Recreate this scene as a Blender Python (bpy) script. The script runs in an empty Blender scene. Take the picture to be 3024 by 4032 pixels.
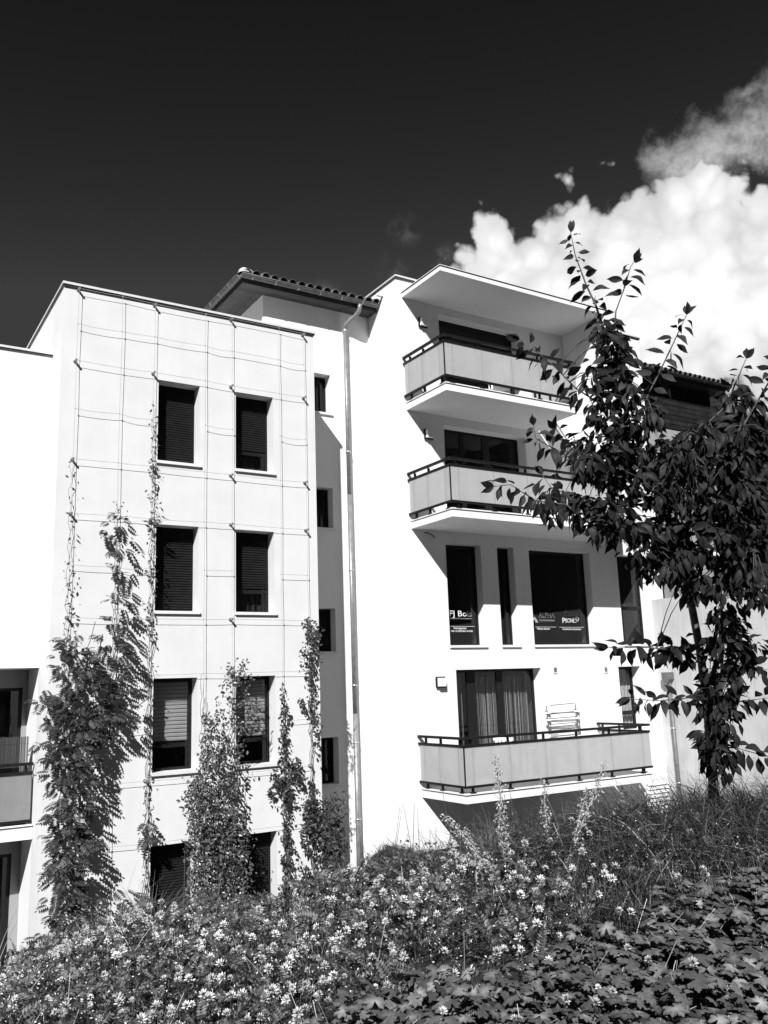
import bpy, math, random
import numpy as np
from mathutils import Vector, Matrix
random.seed(7); rng = np.random.default_rng(7)
R_ = math.radians
# ------------------------------------------------------------------ scene, camera, sky, sun, exposure
sc = bpy.context.scene
col = sc.collection
CR = Vector((0.85004, -0.52562, -0.0342)); CU = Vector((-0.0738, -0.1834, 0.9803)); CF = Vector((0.5215, 0.8307, 0.1947))
def ortho():
    global CR, CU, CF
    yaw, pitch, roll = R_(32.1299), R_(11.20905), R_(-1.96503)
    f = Vector((math.sin(yaw)*math.cos(pitch), math.cos(yaw)*math.cos(pitch), math.sin(pitch)))
    r = Vector((math.cos(yaw), -math.sin(yaw), 0)); up = r.cross(f)
    CR = math.cos(roll)*r + math.sin(roll)*up; CU = -math.sin(roll)*r + math.cos(roll)*up; CF = f
ortho()
cam_d = bpy.data.cameras.new('camera'); cam = bpy.data.objects.new('camera', cam_d); col.objects.link(cam)
cam.matrix_world = Matrix(((CR.x, CU.x, -CF.x, 0), (CR.y, CU.y, -CF.y, 0), (CR.z, CU.z, -CF.z, 0), (0, 0, 0, 1)))
cam_d.sensor_fit = 'VERTICAL'; cam_d.sensor_height = 24.0; cam_d.sensor_width = 18.0
FPX = 3436.3
cam_d.lens = 24.0*FPX/4032; cam_d.clip_start = 0.05; cam_d.clip_end = 2000
sc.camera = cam
sc.render.resolution_x, sc.render.resolution_y = 768, 1024
sc.view_settings.view_transform = 'Standard'; sc.view_settings.look = 'None'
sc.view_settings.gamma = 1.0; sc.view_settings.use_curve_mapping = False
sc.view_settings.exposure = 0.90
SUN = Vector((0.9, 1.0, -1.06)).normalized()          # the way the light travels
sun_d = bpy.data.lights.new('sun', 'SUN'); sun = bpy.data.objects.new('sun', sun_d); col.objects.link(sun)
sun_d.energy = 4.0; sun_d.angle = R_(0.5); sun_d.color = (1, 1, 1)
sun.rotation_euler = SUN.to_track_quat('-Z', 'Y').to_euler(); sun.location = (-12, -14, 30)

def ray(x, y):                                        # direction seen at a photograph pixel, depth 1 along the optical axis
    return CF + CR*((x-1512)/FPX) - CU*((y-2016)/FPX)
def at(x, y, d): return ray(x, y)*d
def on_wall(x, y, w): v = ray(x, y); return v*(w/v.y)

world = bpy.data.worlds.new('World'); sc.world = world; world.use_nodes = True
nt = world.node_tree; nt.nodes.clear()
def N(tree, typ, **kw):
    n = tree.nodes.new(typ)
    for k, v in kw.items(): setattr(n, k, v)
    return n
def M(tree, op, a, b=None, c=None, clamp=False):
    n = N(tree, 'ShaderNodeMath', operation=op, use_clamp=clamp)
    for i, v in enumerate((a, b, c)):
        if v is None: continue
        if isinstance(v, (int, float)): n.inputs[i].default_value = v
        else: tree.links.new(v, n.inputs[i])
    return n.outputs[0]
def SS(tree, v, lo, hi, tmin=0.0, tmax=1.0):
    n = N(tree, 'ShaderNodeMapRange', interpolation_type='SMOOTHSTEP')
    tree.links.new(v, n.inputs[0])
    for i, q in enumerate((lo, hi, tmin, tmax)): n.inputs[i+1].default_value = q
    return n.outputs[0]
def noise(tree, vec, scale, detail=4, rough=0.55, dist=0.0):
    n = N(tree, 'ShaderNodeTexNoise'); n.inputs['Scale'].default_value = scale; n.inputs['Detail'].default_value = detail
    n.inputs['Roughness'].default_value = rough; n.inputs['Distortion'].default_value = dist
    if vec is not None: tree.links.new(vec, n.inputs['Vector'])
    return n.outputs[0]
def build_world():
    L = nt.links.new
    tc = N(nt, 'ShaderNodeTexCoord'); d = tc.outputs['Generated']
    sky = N(nt, 'ShaderNodeTexSky', sky_type='NISHITA'); sky.sun_disc = False
    sky.sun_elevation = math.asin(-SUN.z); sky.sun_rotation = math.atan2(-SUN.x, -SUN.y) % (2*math.pi)
    sep = N(nt, 'ShaderNodeSeparateColor'); L(sky.outputs[0], sep.inputs[0])
    # black and white through a red filter: blue turns dark
    red = M(nt, 'MINIMUM', M(nt, 'MULTIPLY', M(nt, 'POWER', sep.outputs[0], 2.9), 0.090), 0.24)
    nrm = N(nt, 'ShaderNodeVectorMath', operation='NORMALIZE'); L(d, nrm.inputs[0]); d = nrm.outputs[0]
    fb = noise(nt, d, 9.0, 9, 0.6); fb2 = noise(nt, d, 34.0, 6, 0.6)
    wob = N(nt, 'ShaderNodeVectorMath', operation='MULTIPLY_ADD'); tn = N(nt, 'ShaderNodeTexNoise'); tn.inputs['Scale'].default_value = 14; tn.inputs['Detail'].default_value = 5; L(d, tn.inputs['Vector'])
    L(tn.outputs['Color'], wob.inputs[0]); wob.inputs[1].default_value = (.05, .05, .05); L(d, wob.inputs[2])
    def billow(sc_):
        v = N(nt, 'ShaderNodeTexVoronoi', feature='F1'); v.inputs['Scale'].default_value = sc_; L(wob.outputs[0], v.inputs['Vector']); return v.outputs['Distance']
    bl1 = billow(13.0); bl2 = billow(31.0); bl3 = billow(70.0)
    puff = M(nt, 'ADD', M(nt, 'MULTIPLY', M(nt, 'SUBTRACT', 0.45, bl1), 0.05), M(nt, 'ADD', M(nt, 'MULTIPLY', M(nt, 'SUBTRACT', 0.45, bl2), 0.036), M(nt, 'MULTIPLY', M(nt, 'SUBTRACT', 0.45, bl3), 0.026)))
    puff = M(nt, 'ADD', puff, M(nt, 'MULTIPLY', M(nt, 'SUBTRACT', fb, 0.5), 0.06))
    blobs = [(1230, 740, 258), (1450, 606, 232), (1350, 500, 100), (1690, 652, 215), (1300, 520, 110), (1180, 580, 110), (1065, 610, 80), (1385, 452, 72), (1850, 640, 270), (1000, 640, 50), (1100, 560, 78), (1035, 590, 62), (1240, 500, 75), (1345, 430, 60)]
    f = None
    for (x, y, r) in blobs:
        c = ray(x*1.8228, y*1.8228).normalized()
        v = N(nt, 'ShaderNodeVectorMath', operation='DISTANCE'); L(d, v.inputs[0]); v.inputs[1].default_value = c
        s = M(nt, 'SUBTRACT', r/1885.0, v.outputs['Value'])
        f = s if f is None else M(nt, 'SMOOTH_MAX', f, s, 0.03)
    # fair-weather clouds over the unseen sky, cover set for fill light, blue patch clear
    g = noise(nt, d, 2.3, 7, 0.6, 0.3)
    cc = N(nt, 'ShaderNodeVectorMath', operation='DOT_PRODUCT'); L(d, cc.inputs[0]); cc.inputs[1].default_value = ray(700, 300).normalized()
    clear = SS(nt, cc.outputs['Value'], 0.70, 0.86)
    g = M(nt, 'SUBTRACT', M(nt, 'MULTIPLY', M(nt, 'SUBTRACT', g, 0.68), 0.8), M(nt, 'MULTIPLY', clear, 0.6))
    f = M(nt, 'MAXIMUM', f, g)
    sf = None                                         # the thin upper sheet
    for (x, y, r) in [(1480, 362, 20), (1545, 325, 26), (1610, 290, 34), (1685, 258, 40), (1770, 240, 46)]:
        c = ray(x*1.8228, y*1.8228).normalized()
        v = N(nt, 'ShaderNodeVectorMath', operation='DISTANCE'); L(d, v.inputs[0]); v.inputs[1].default_value = c
        q = M(nt, 'SUBTRACT', r/1885.0, v.outputs['Value']); sf = q if sf is None else M(nt, 'SMOOTH_MAX', sf, q, 0.03)
    sf = M(nt, 'ADD', sf, M(nt, 'ADD', M(nt, 'MULTIPLY', M(nt, 'SUBTRACT', fb, 0.5), 0.12), M(nt, 'MULTIPLY', M(nt, 'SUBTRACT', fb2, 0.5), 0.05)))
    sheet = M(nt, 'MULTIPLY', SS(nt, sf, -0.022, 0.03), SS(nt, fb2, 0.3, 0.62, 0.55, 0.95))
    wis = None
    for (x, y, r) in [(875, 500, 26), (845, 580, 24), (960, 555, 22), (700, 640, 26)]:
        c = ray(x*1.8228, y*1.8228).normalized()
        v = N(nt, 'ShaderNodeVectorMath', operation='DISTANCE'); L(d, v.inputs[0]); v.inputs[1].default_value = c
        s = M(nt, 'MULTIPLY', M(nt, 'SUBTRACT', 1.0, M(nt, 'DIVIDE', v.outputs['Value'], r/1885.0*1.6)), 1.0, clamp=True)
        wis = s if wis is None else M(nt, 'MAXIMUM', wis, s)
    f = M(nt, 'ADD', f, puff)
    a = M(nt, 'MAXIMUM', SS(nt, f, -0.004, 0.013), sheet)
    wis = M(nt, 'MULTIPLY', wis, SS(nt, fb2, 0.42, 0.75))
    body = noise(nt, d, 6.0, 7, 0.55, 0.4)
    depth = SS(nt, f, 0.0, 0.07, 0.72, 1.0)
    bright = M(nt, 'MULTIPLY', M(nt, 'MULTIPLY', SS(nt, M(nt, 'ADD', body, M(nt, 'MULTIPLY', M(nt, 'SUBTRACT', 0.4, bl2), 0.35)), 0.22, 0.66, 0.70, 1.0), depth), 5.9)
    mix = N(nt, 'ShaderNodeMix', data_type='FLOAT'); L(a, mix.inputs[0]); L(red, mix.inputs[2]); L(bright, mix.inputs[3])
    mix2 = N(nt, 'ShaderNodeMix', data_type='FLOAT'); L(M(nt, 'MULTIPLY', wis, 0.17), mix2.inputs[0]); L(mix.outputs[0], mix2.inputs[2]); mix2.inputs[3].default_value = 3.5
    cmb = N(nt, 'ShaderNodeCombineColor')
    for i in range(3): L(mix2.outputs[0], cmb.inputs[i])
    bg = N(nt, 'ShaderNodeBackground'); bg.inputs[1].default_value = 0.1; L(cmb.outputs[0], bg.inputs[0])
    out = N(nt, 'ShaderNodeOutputWorld'); L(bg.outputs[0], out.inputs[0])
build_world()
world.cycles.sampling_method = 'MANUAL'; world.cycles.sample_map_resolution = 512

# ------------------------------------------------------------------ materials (the picture is monochrome: every base colour is a grey)
MATS = {}
def mat(name, base, rough=0.8, var=0.0, vscale=6.0, bump=0.0, bscale=80.0, spec=0.3, metal=0.0, island=0.0, transl=0.0, stain=0.0, objrand=0.0, attr=0.0, clear=0.0):
    m = bpy.data.materials.new(name); m.use_nodes = True; t = m.node_tree; t.nodes.clear(); L = t.links.new
    tc = N(t, 'ShaderNodeTexCoord'); P = tc.outputs['Object']
    v = None
    def mul(a, b): return b if a is None else M(t, 'MULTIPLY', a, b)
    if var:
        v = mul(v, SS(t, noise(t, P, vscale, 5), 0.3, 0.7, 1-var, 1+var))
    if stain:                                  # faint vertical run marks
        mp = N(t, 'ShaderNodeMapping'); L(P, mp.inputs[0]); mp.inputs['Scale'].default_value = (5, 5, 0.35)
        v = mul(v, SS(t, noise(t, mp.outputs[0], 1.6, 6, 0.65), 0.35, 0.62, 1-stain, 1.0))
    if island:
        g = N(t, 'ShaderNodeNewGeometry'); v = mul(v, SS(t, g.outputs['Random Per Island'], 0, 1, 1-island, 1+island))
    if objrand:
        g = N(t, 'ShaderNodeObjectInfo'); v = mul(v, SS(t, g.outputs['Random'], 0, 1, 1-objrand, 1+objrand))
    if attr:
        at_ = N(t, 'ShaderNodeAttribute', attribute_name='pale'); v = mul(v, M(t, 'ADD', M(t, 'MULTIPLY', at_.outputs['Fac'], attr), 0.85))
    val = M(t, 'MULTIPLY', v, base) if v is not None else None
    b = N(t, 'ShaderNodeBsdfPrincipled'); b.inputs['Roughness'].default_value = rough; b.inputs['Metallic'].default_value = metal
    b.inputs['Specular IOR Level'].default_value = spec
    cmb = N(t, 'ShaderNodeCombineColor')
    for i in range(3):
        if val is not None: L(val, cmb.inputs[i])
        else: cmb.inputs[i].default_value = base
    L(cmb.outputs[0], b.inputs['Base Color'])
    if bump:
        bn = N(t, 'ShaderNodeBump'); bn.inputs['Strength'].default_value = bump; bn.inputs['Distance'].default_value = 0.01
        L(noise(t, P, bscale, 5, 0.6), bn.inputs['Height']); L(bn.outputs[0], b.inputs['Normal'])
    out = N(t, 'ShaderNodeOutputMaterial'); sh = b.outputs[0]
    if transl:
        tr = N(t, 'ShaderNodeBsdfTranslucent'); L(cmb.outputs[0], tr.inputs[0])
        mx = N(t, 'ShaderNodeMixShader'); mx.inputs[0].default_value = transl; L(sh, mx.inputs[1]); L(tr.outputs[0], mx.inputs[2]); sh = mx.outputs[0]
    if clear:
        tp = N(t, 'ShaderNodeBsdfTransparent'); mx = N(t, 'ShaderNodeMixShader'); mx.inputs[0].default_value = clear; L(sh, mx.inputs[1]); L(tp.outputs[0], mx.inputs[2]); sh = mx.outputs[0]
    L(sh, out.inputs[0]); MATS[name] = m; return m
def glass(name, tint, refl):
    m = bpy.data.materials.new(name); m.use_nodes = True; t = m.node_tree; t.nodes.clear(); L = t.links.new
    tr = N(t, 'ShaderNodeBsdfTransparent'); tr.inputs[0].default_value = (tint,)*3+(1,)
    gl = N(t, 'ShaderNodeBsdfGlossy'); gl.inputs[0].default_value = (refl,)*3+(1,); gl.inputs['Roughness'].default_value = 0.015
    fr = N(t, 'ShaderNodeFresnel'); fr.inputs[0].default_value = 1.5
    ge = N(t, 'ShaderNodeNewGeometry'); fac = M(t, 'MULTIPLY', fr.outputs[0], M(t, 'SUBTRACT', 1.0, ge.outputs['Backfacing']))
    mx = N(t, 'ShaderNodeMixShader'); L(fac, mx.inputs[0]); L(tr.outputs[0], mx.inputs[1]); L(gl.outputs[0], mx.inputs[2])
    out = N(t, 'ShaderNodeOutputMaterial'); L(mx.outputs[0], out.inputs[0]); MATS[name] = m; return m
mat('render_white', 0.74, 0.9, var=0.025, vscale=0.9, bump=0.25, bscale=140, stain=0.035)
mat('render_pale', 0.64, 0.9, var=0.03, vscale=1.6, bump=0.25, bscale=140, stain=0.02)
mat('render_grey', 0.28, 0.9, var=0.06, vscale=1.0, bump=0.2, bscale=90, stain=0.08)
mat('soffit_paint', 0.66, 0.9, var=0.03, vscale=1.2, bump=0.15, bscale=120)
mat('concrete', 0.47, 0.85, var=0.09, vscale=1.4, bump=0.3, bscale=50, stain=0.14)
mat('flashing', 0.62, 0.45, var=0.05, spec=0.5)
mat('flashing_dark', 0.06, 0.5)
mat('zinc', 0.24, 0.42, var=0.18, vscale=9, metal=0.35, spec=0.5)
mat('zinc_bright', 0.6, 0.3, metal=0.8)
mat('gutter_dark', 0.05, 0.4, var=0.2, vscale=8, metal=0.2)
mat('anthracite', 0.010, 0.5, var=0.15, vscale=12, spec=0.2)
mat('shutter_dark', 0.014, 0.6, var=0.15, vscale=10, spec=0.06)
mat('shutter_black', 0.006, 0.6)
mat('blind_pale', 0.42, 0.6, var=0.06, vscale=5)
mat('sill_metal', 0.7, 0.5, var=0.05)
mat('sill_stone', 0.62, 0.8, var=0.06, bump=0.2)
mat('frosted', 0.56, 0.5, var=0.03, vscale=3, transl=0.30, stain=0.04, clear=0.18)
mat('streak_grey', 0.33, 0.5, var=0.03, vscale=3, stain=0.04)  # shading of the posts behind the panels, put into a darker grey
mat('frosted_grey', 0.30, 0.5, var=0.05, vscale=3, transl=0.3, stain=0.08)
mat('zinc_dark', 0.12, 0.45, var=0.2, vscale=9, spec=0.4)
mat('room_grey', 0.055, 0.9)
mat('curtain', 0.55, 0.9, var=0.2, vscale=30, transl=0.3, island=0.35)
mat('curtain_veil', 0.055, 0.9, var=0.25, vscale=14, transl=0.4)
mat('letter_white', 0.75, 0.7)
mat('letter_grey', 0.32, 0.7)
mat('lamp_white', 0.75, 0.35)
mat('plastic_white', 0.82, 0.4)
mat('roof_tile', 0.10, 0.85, var=0.35, vscale=11, bump=0.3, bscale=60, objrand=0.35)
mat('ridge_tile', 0.42, 0.85, var=0.3, vscale=9, bump=0.3)
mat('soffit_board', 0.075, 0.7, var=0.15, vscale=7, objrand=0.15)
mat('cladding', 0.015, 0.7, var=0.3, vscale=6, bump=0.2, bscale=60, spec=0.1, objrand=0.3)
mat('reed', 0.06, 0.8, island=0.35)
mat('cable', 0.36, 0.5)
mat('soil', 0.022, 0.95, var=0.4, vscale=9, bump=0.6, bscale=30)
mat('bark', 0.10, 0.8, var=0.45, vscale=22, bump=0.5, bscale=40)
mat('twig', 0.07, 0.8, var=0.3)
mat('leaf_cherry', 0.019, 0.5, var=0.15, vscale=30, spec=0.10, island=0.45, objrand=0.45, transl=0.2)
mat('leaf_vine', 0.105, 0.55, island=0.45, transl=0.25)
mat('leaf_wisteria', 0.060, 0.5, island=0.45, transl=0.25)
mat('leaf_vetch', 0.115, 0.6, island=0.75, transl=0.25)
mat('leaf_geranium', 0.105, 0.5, island=0.4, var=0.25, vscale=24, transl=0.2, attr=1.9)
mat('leaf_back', 0.07, 0.6, island=0.5, transl=0.25)
mat('grass', 0.068, 0.5, island=0.75, transl=0.25)
mat('grass_pale', 0.16, 0.6, island=0.4, transl=0.3)
mat('straw', 0.32, 0.7, island=0.5)
mat('petal', 0.62, 0.7, transl=0.3, island=0.3, objrand=0.3)
mat('seed_head', 0.33, 0.8, island=0.5)
mat('flower_cream', 0.5, 0.7, island=0.3)
glass('glass', 0.86, 0.85)

# ------------------------------------------------------------------ mesh helpers
def wloc(o):
    v = Vector(o.location)
    while o.parent: o = o.parent; v += Vector(o.location)
    return v
def attach(o, parent):
    if parent is not None:
        w = Vector(o.location); o.parent = parent; o.location = w - wloc(parent)
def thing(name, label, cat, loc, group=None):
    o = bpy.data.objects.new(name, None); col.objects.link(o); o.location = loc; o.empty_display_size = 0.2
    o['label'] = label; o['category'] = cat
    if group: o['group'] = group
    return o
def tag(o, label, cat, group=None):
    o['label'] = label; o['category'] = cat
    if group: o['group'] = group
    return o
class MB:
    def __init__(s): s.v = []; s.f = []
    def quad(s, a, b, c, d):
        n = len(s.v); s.v += [tuple(a), tuple(b), tuple(c), tuple(d)]; s.f.append((n, n+1, n+2, n+3)); return s
    def box(s, x0, x1, y0, y1, z0, z1):
        n = len(s.v)
        s.v += [(x, y, z) for z in (z0, z1) for (x, y) in ((x0, y0), (x1, y0), (x1, y1), (x0, y1))]
        s.f += [(n, n+3, n+2, n+1), (n+4, n+5, n+6, n+7)] + [(n+i, n+(i+1) % 4, n+4+(i+1) % 4, n+4+i) for i in range(4)]; return s
    def tube(s, pts, r, sides=6, cap=True):
        pts = [Vector(p) for p in pts]; rs = r if isinstance(r, (list, tuple)) else [r]*len(pts); n0 = len(s.v); m = len(pts); ref = None
        for i, p in enumerate(pts):
            t = (pts[min(i+1, m-1)]-pts[max(i-1, 0)])
            t = t.normalized() if t.length > 1e-9 else Vector((0, 0, 1))
            if ref is None: ref = t.orthogonal().normalized()
            a = (ref - t*ref.dot(t)); a = a.normalized() if a.length > 1e-6 else t.orthogonal().normalized(); ref = a; b = t.cross(a)
            for k in range(sides):
                q = 2*math.pi*k/sides; s.v.append(tuple(p+(a*math.cos(q)+b*math.sin(q))*rs[i]))
        for i in range(m-1):
            for k in range(sides):
                k2 = (k+1) % sides; s.f.append((n0+i*sides+k, n0+i*sides+k2, n0+(i+1)*sides+k2, n0+(i+1)*sides+k))
        if cap:
            s.f.append(tuple(n0+k for k in range(sides))[::-1]); s.f.append(tuple(n0+(m-1)*sides+k for k in range(sides)))
        return s
    def prism(s, poly, axis, a, b):          # polygon of 2-d points pushed along an axis
        n = len(s.v); m = len(poly)
        def P(p, t): return {'x': (t, p[0], p[1]), 'y': (p[0], t, p[1]), 'z': (p[0], p[1], t)}[axis]
        s.v += [P(p, a) for p in poly]+[P(p, b) for p in poly]
        s.f += [tuple(range(n, n+m))[::-1], tuple(range(n+m, n+2*m))]+[(n+i, n+(i+1) % m, n+m+(i+1) % m, n+m+i) for i in range(m)]; return s
    def mesh(s, name, m, smooth=False):
        me = bpy.data.meshes.new(name); me.from_pydata(s.v, [], s.f); me.materials.append(MATS[m])
        if smooth: me.polygons.foreach_set('use_smooth', [True]*len(me.polygons))
        me.update(); return me
    def build(s, name, m, parent=None, smooth=False):
        o = bpy.data.objects.new(name, s.mesh(name, m, smooth)); col.objects.link(o); attach(o, parent); return o
def structure(o): o['kind'] = 'structure'; return o
def holed(mb, u0, u1, z0, z1, w, holes):     # a wall face with openings and their reveals; hole = (ua, ub, za, zb, depth)
    us = sorted({u0, u1, *[h[0] for h in holes], *[h[1] for h in holes]}); zs = sorted({z0, z1, *[h[2] for h in holes], *[h[3] for h in holes]})
    for i in range(len(us)-1):
        for j in range(len(zs)-1):
            cu, cz = (us[i]+us[i+1])/2, (zs[j]+zs[j+1])/2
            if any(h[0] < cu < h[1] and h[2] < cz < h[3] for h in holes): continue
            mb.quad((us[i], w, zs[j]), (us[i+1], w, zs[j]), (us[i+1], w, zs[j+1]), (us[i], w, zs[j+1]))
    for a, b, c, d, t in holes:
        mb.quad((a, w, c), (a, w, d), (a, w+t, d), (a, w+t, c)); mb.quad((b, w, c), (b, w+t, c), (b, w+t, d), (b, w, d))
        mb.quad((a, w, d), (b, w, d), (b, w+t, d), (a, w+t, d)); mb.quad((a, w, c), (a, w+t, c), (b, w+t, c), (b, w, c))
    return mb
def shell(mb, u0, u1, z0, z1, w, wb):        # the other faces of a block
    mb.quad((u0, wb, z0), (u0, w, z0), (u0, w, z1), (u0, wb, z1)); mb.quad((u1, w, z0), (u1, wb, z0), (u1, wb, z1), (u1, w, z1))
    mb.quad((u0, w, z1), (u1, w, z1), (u1, wb, z1), (u0, wb, z1)); mb.quad((u1, wb, z0), (u0, wb, z0), (u0, wb, z1), (u1, wb, z1)); return mb
def window(parent, a, b, c, d, w, bars_v=(), bars_h=(), frame=0.055, depth=0.05, room=1.4, sill=True, sill_m='sill_metal', label=None, sill_bottom=None, wall=None, glassy=True):
    """frame in the opening a..b, c..d at plane w; bars_v / bars_h are (from, to) spans; returns the window part"""
    mb = MB(); y0, y1 = w, w+depth
    mb.box(a, a+frame, y0, y1, c, d); mb.box(b-frame, b, y0, y1, c, d); mb.box(a+frame, b-frame, y0, y1, c, c+frame); mb.box(a+frame, b-frame, y0, y1, d-frame, d)
    for p, q in bars_v: mb.box(p, q, y0-0.004, y1-0.004, c+frame, d-frame)
    for p, q in bars_h: mb.box(a+frame, b-frame, y0-0.002, y1-0.002, p, q)
    o = mb.build('window', 'anthracite', parent)
    if label: o['label'] = label
    vs = [a+frame]+[x for p in bars_v for x in p]+[b-frame]; hs = [c+frame]+[x for p in bars_h for x in p]+[d-frame]
    if glassy:
        for i in range(0, len(vs), 2):
            for j in range(0, len(hs), 2):
                if vs[i+1]-vs[i] < 0.02 or hs[j+1]-hs[j] < 0.02: continue
                MB().box(vs[i], vs[i+1], w+0.02, w+0.028, hs[j], hs[j+1]).build('pane', 'glass', o)
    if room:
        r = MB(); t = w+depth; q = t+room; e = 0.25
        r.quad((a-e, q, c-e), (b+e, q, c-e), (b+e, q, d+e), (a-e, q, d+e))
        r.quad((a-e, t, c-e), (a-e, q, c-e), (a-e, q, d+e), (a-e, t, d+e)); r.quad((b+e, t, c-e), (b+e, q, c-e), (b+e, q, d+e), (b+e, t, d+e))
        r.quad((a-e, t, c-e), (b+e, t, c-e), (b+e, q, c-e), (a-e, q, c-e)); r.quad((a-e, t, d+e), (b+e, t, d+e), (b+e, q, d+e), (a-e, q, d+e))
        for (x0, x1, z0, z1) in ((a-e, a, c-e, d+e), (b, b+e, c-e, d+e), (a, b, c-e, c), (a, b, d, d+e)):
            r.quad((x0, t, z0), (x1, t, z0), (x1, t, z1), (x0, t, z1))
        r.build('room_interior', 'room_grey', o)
    if sill and wall is not None:
        MB().box(a-0.025, b+0.03, wall-0.045, w+0.012, c-0.045, c+0.006).build('sill', sill_m, o)
    return o
def shutter(parent, a, b, c, d, w, pitch, m, name='roller_shutter', joined=True):
    n = int((d-c)/pitch); mb = MB()
    for i in range(n):
        z = d-(i+1)*pitch
        poly = [(w, z+0.004), (w-0.006, z+pitch*0.25), (w-0.006, z+pitch*0.7), (w, z+pitch-0.004), (w+0.008, z+pitch-0.004), (w+0.008, z+0.004)]
        if joined: mb.prism(poly, 'x', a, b)
        else: MB().prism(poly, 'x', a, b).build('slat', m, parent)
    if joined:
        mb.build(name, m, parent)

# ------------------------------------------------------------------ ground
FH = Vector((CF.x, CF.y, 0)).normalized(); RH = Vector((FH.y, -FH.x, 0))
CREST = [(-9, -2.1), (-4.5, -2.0), (-2.76, -1.81), (-2.59, -1.72), (-2.24, -1.62), (-1.71, -1.52), (-1.18, -1.50), (-0.82, -1.50), (-0.56, -1.39), (-0.29, -1.31), (0.07, -1.25), (0.43, -1.17), (1.03, -1.06), (1.43, -0.97), (1.9, -0.86), (2.28, -0.83), (2.67, -0.81), (4.5, -0.72), (9, -0.7)]
CX = np.array([c[0] for c in CREST]); CZ = np.array([c[1] for c in CREST])
def sstep(x, a, b):
    t = np.clip((x-a)/(b-a), 0, 1); return t*t*(3-2*t)
def ground_h(x, y):
    x = np.asarray(x, float); y = np.asarray(y, float)
    r = x*RH.x+y*RH.y; d = x*FH.x+y*FH.y
    cover = 0.22+0.06*sstep(r, 0.8, 2.0)
    crest = np.interp(r, CX, CZ)-cover
    near = np.full_like(r, -1.88)
    z = near+(crest-near)*sstep(d, 3.6, 6.5)
    z += 0.035*np.sin(2.1*r+0.7)*np.sin(1.7*d)+0.02*np.sin(5.3*r+2)*np.sin(4.7*d+1)
    low = -4.85+1.42*sstep(x, 8.6, 10.2)
    drop = np.maximum(0, d-6.75)*0.62
    z2 = np.maximum(z-drop, low)
    return np.where(d > 6.5, z2, z)
def build_ground():
    rs = np.concatenate([np.linspace(-400, -30, 12), np.linspace(-24, -6, 18), np.linspace(-5.5, 6, 70), np.linspace(7, 34, 28), np.linspace(42, 400, 12)])
    ds = np.concatenate([np.linspace(-400, -12, 14), np.linspace(-8, 2.5, 12), np.linspace(2.8, 9, 56), np.linspace(9.5, 26, 34), np.linspace(32, 400, 14)])
    Rg, Dg = np.meshgrid(rs, ds); X = Rg*RH.x+Dg*FH.x; Y = Rg*RH.y+Dg*FH.y; Z = ground_h(X, Y)
    v = np.stack([X, Y, Z], -1).reshape(-1, 3); n = len(rs); idx = np.arange(len(ds)*n).reshape(len(ds), n)
    f = np.stack([idx[:-1, :-1], idx[:-1, 1:], idx[1:, 1:], idx[1:, :-1]], -1).reshape(-1, 4)
    me = bpy.data.meshes.new('ground'); me.from_pydata(v.tolist(), [], f.tolist()); me.materials.append(MATS['soil'])
    me.polygons.foreach_set('use_smooth', [True]*len(me.polygons))
    o = bpy.data.objects.new('ground', me); col.objects.link(o); structure(o)
build_ground()

# ------------------------------------------------------------------ buildings
WA, WB, WC, WL = 15.08, 15.52, 16.76, 15.84
BASE = -5.2
# --- the trellis wing
AL, AR, AT = 2.951, 7.895, 7.15
wing = thing('apartment_wing', 'pale flat-roofed apartment wing with two columns of windows and a cable trellis', 'building', (5.4, 16.5, -4.85))
a_cols = [(4.675, 5.462), (6.185, 6.967)]; a_rows = [(5.648, 4.11), (2.949, 1.40), (0.242, -1.33), (-2.50, -4.05)]
AD = 0.335
holes = [(a, b, lo, hi, AD) for (a, b) in a_cols for (hi, lo) in a_rows]
mb = holed(MB(), AL, AR, BASE, AT, WA, holes); shell(mb, AL, AR, BASE, AT, WA, 21.0); mb.build('wall', 'render_pale', wing)
MB().box(AL-0.03, AR+0.03, WA-0.05, 21.03, AT+0.002, AT+0.045).build('parapet_cap', 'flashing', wing)
MB().box(AL-0.014, AR+0.014, WA-0.028, WA-0.001, AT-0.035, AT).build('drip_edge', 'flashing_dark', wing)
MB().box(AL-0.028, AL-0.001, WA, 21.0, AT-0.035, AT).build('drip_edge', 'flashing_dark', wing)
for ci, (a, b) in enumerate(a_cols):
    for ri, (hi, lo) in enumerate(a_rows):
        h = hi-lo; tr = lo+0.27*h
        full = (ci == 0 and ri < 2) or ri == 3
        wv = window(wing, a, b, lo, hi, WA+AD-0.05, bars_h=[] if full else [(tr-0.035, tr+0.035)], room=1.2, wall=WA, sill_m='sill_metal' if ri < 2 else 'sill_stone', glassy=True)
        if ri == 2:
            shutter(wv, a+0.06, b-0.06, tr+0.04, hi-0.06, WA+AD+0.03, 0.068, 'blind_pale', joined=False)
            MB().box(a+0.06, b-0.06, WA+AD+0.06, WA+AD+0.065, tr+0.04, hi-0.06).build('blind_lining', 'room_grey', wv)
        elif full:
            shutter(wv, a+0.035, b-0.035, lo+0.03, hi-0.02, WA+AD-0.07, 0.046, 'shutter_dark')
        else:
            shutter(wv, a+0.035, b-0.035, tr+0.02, hi-0.02, WA+AD-0.07, 0.046, 'shutter_dark')
            for k in range(5):
                u = a+0.08+k*0.13
                MB().prism([(u, WA+AD+0.12), (u+0.05, WA+AD+0.15), (u+0.10, WA+AD+0.12), (u+0.10, WA+AD+0.125), (u+0.05, WA+AD+0.155), (u, WA+AD+0.125)], 'z', lo+0.06, tr-0.03).build('curtain_fold', 'curtain_veil', wv)
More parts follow.
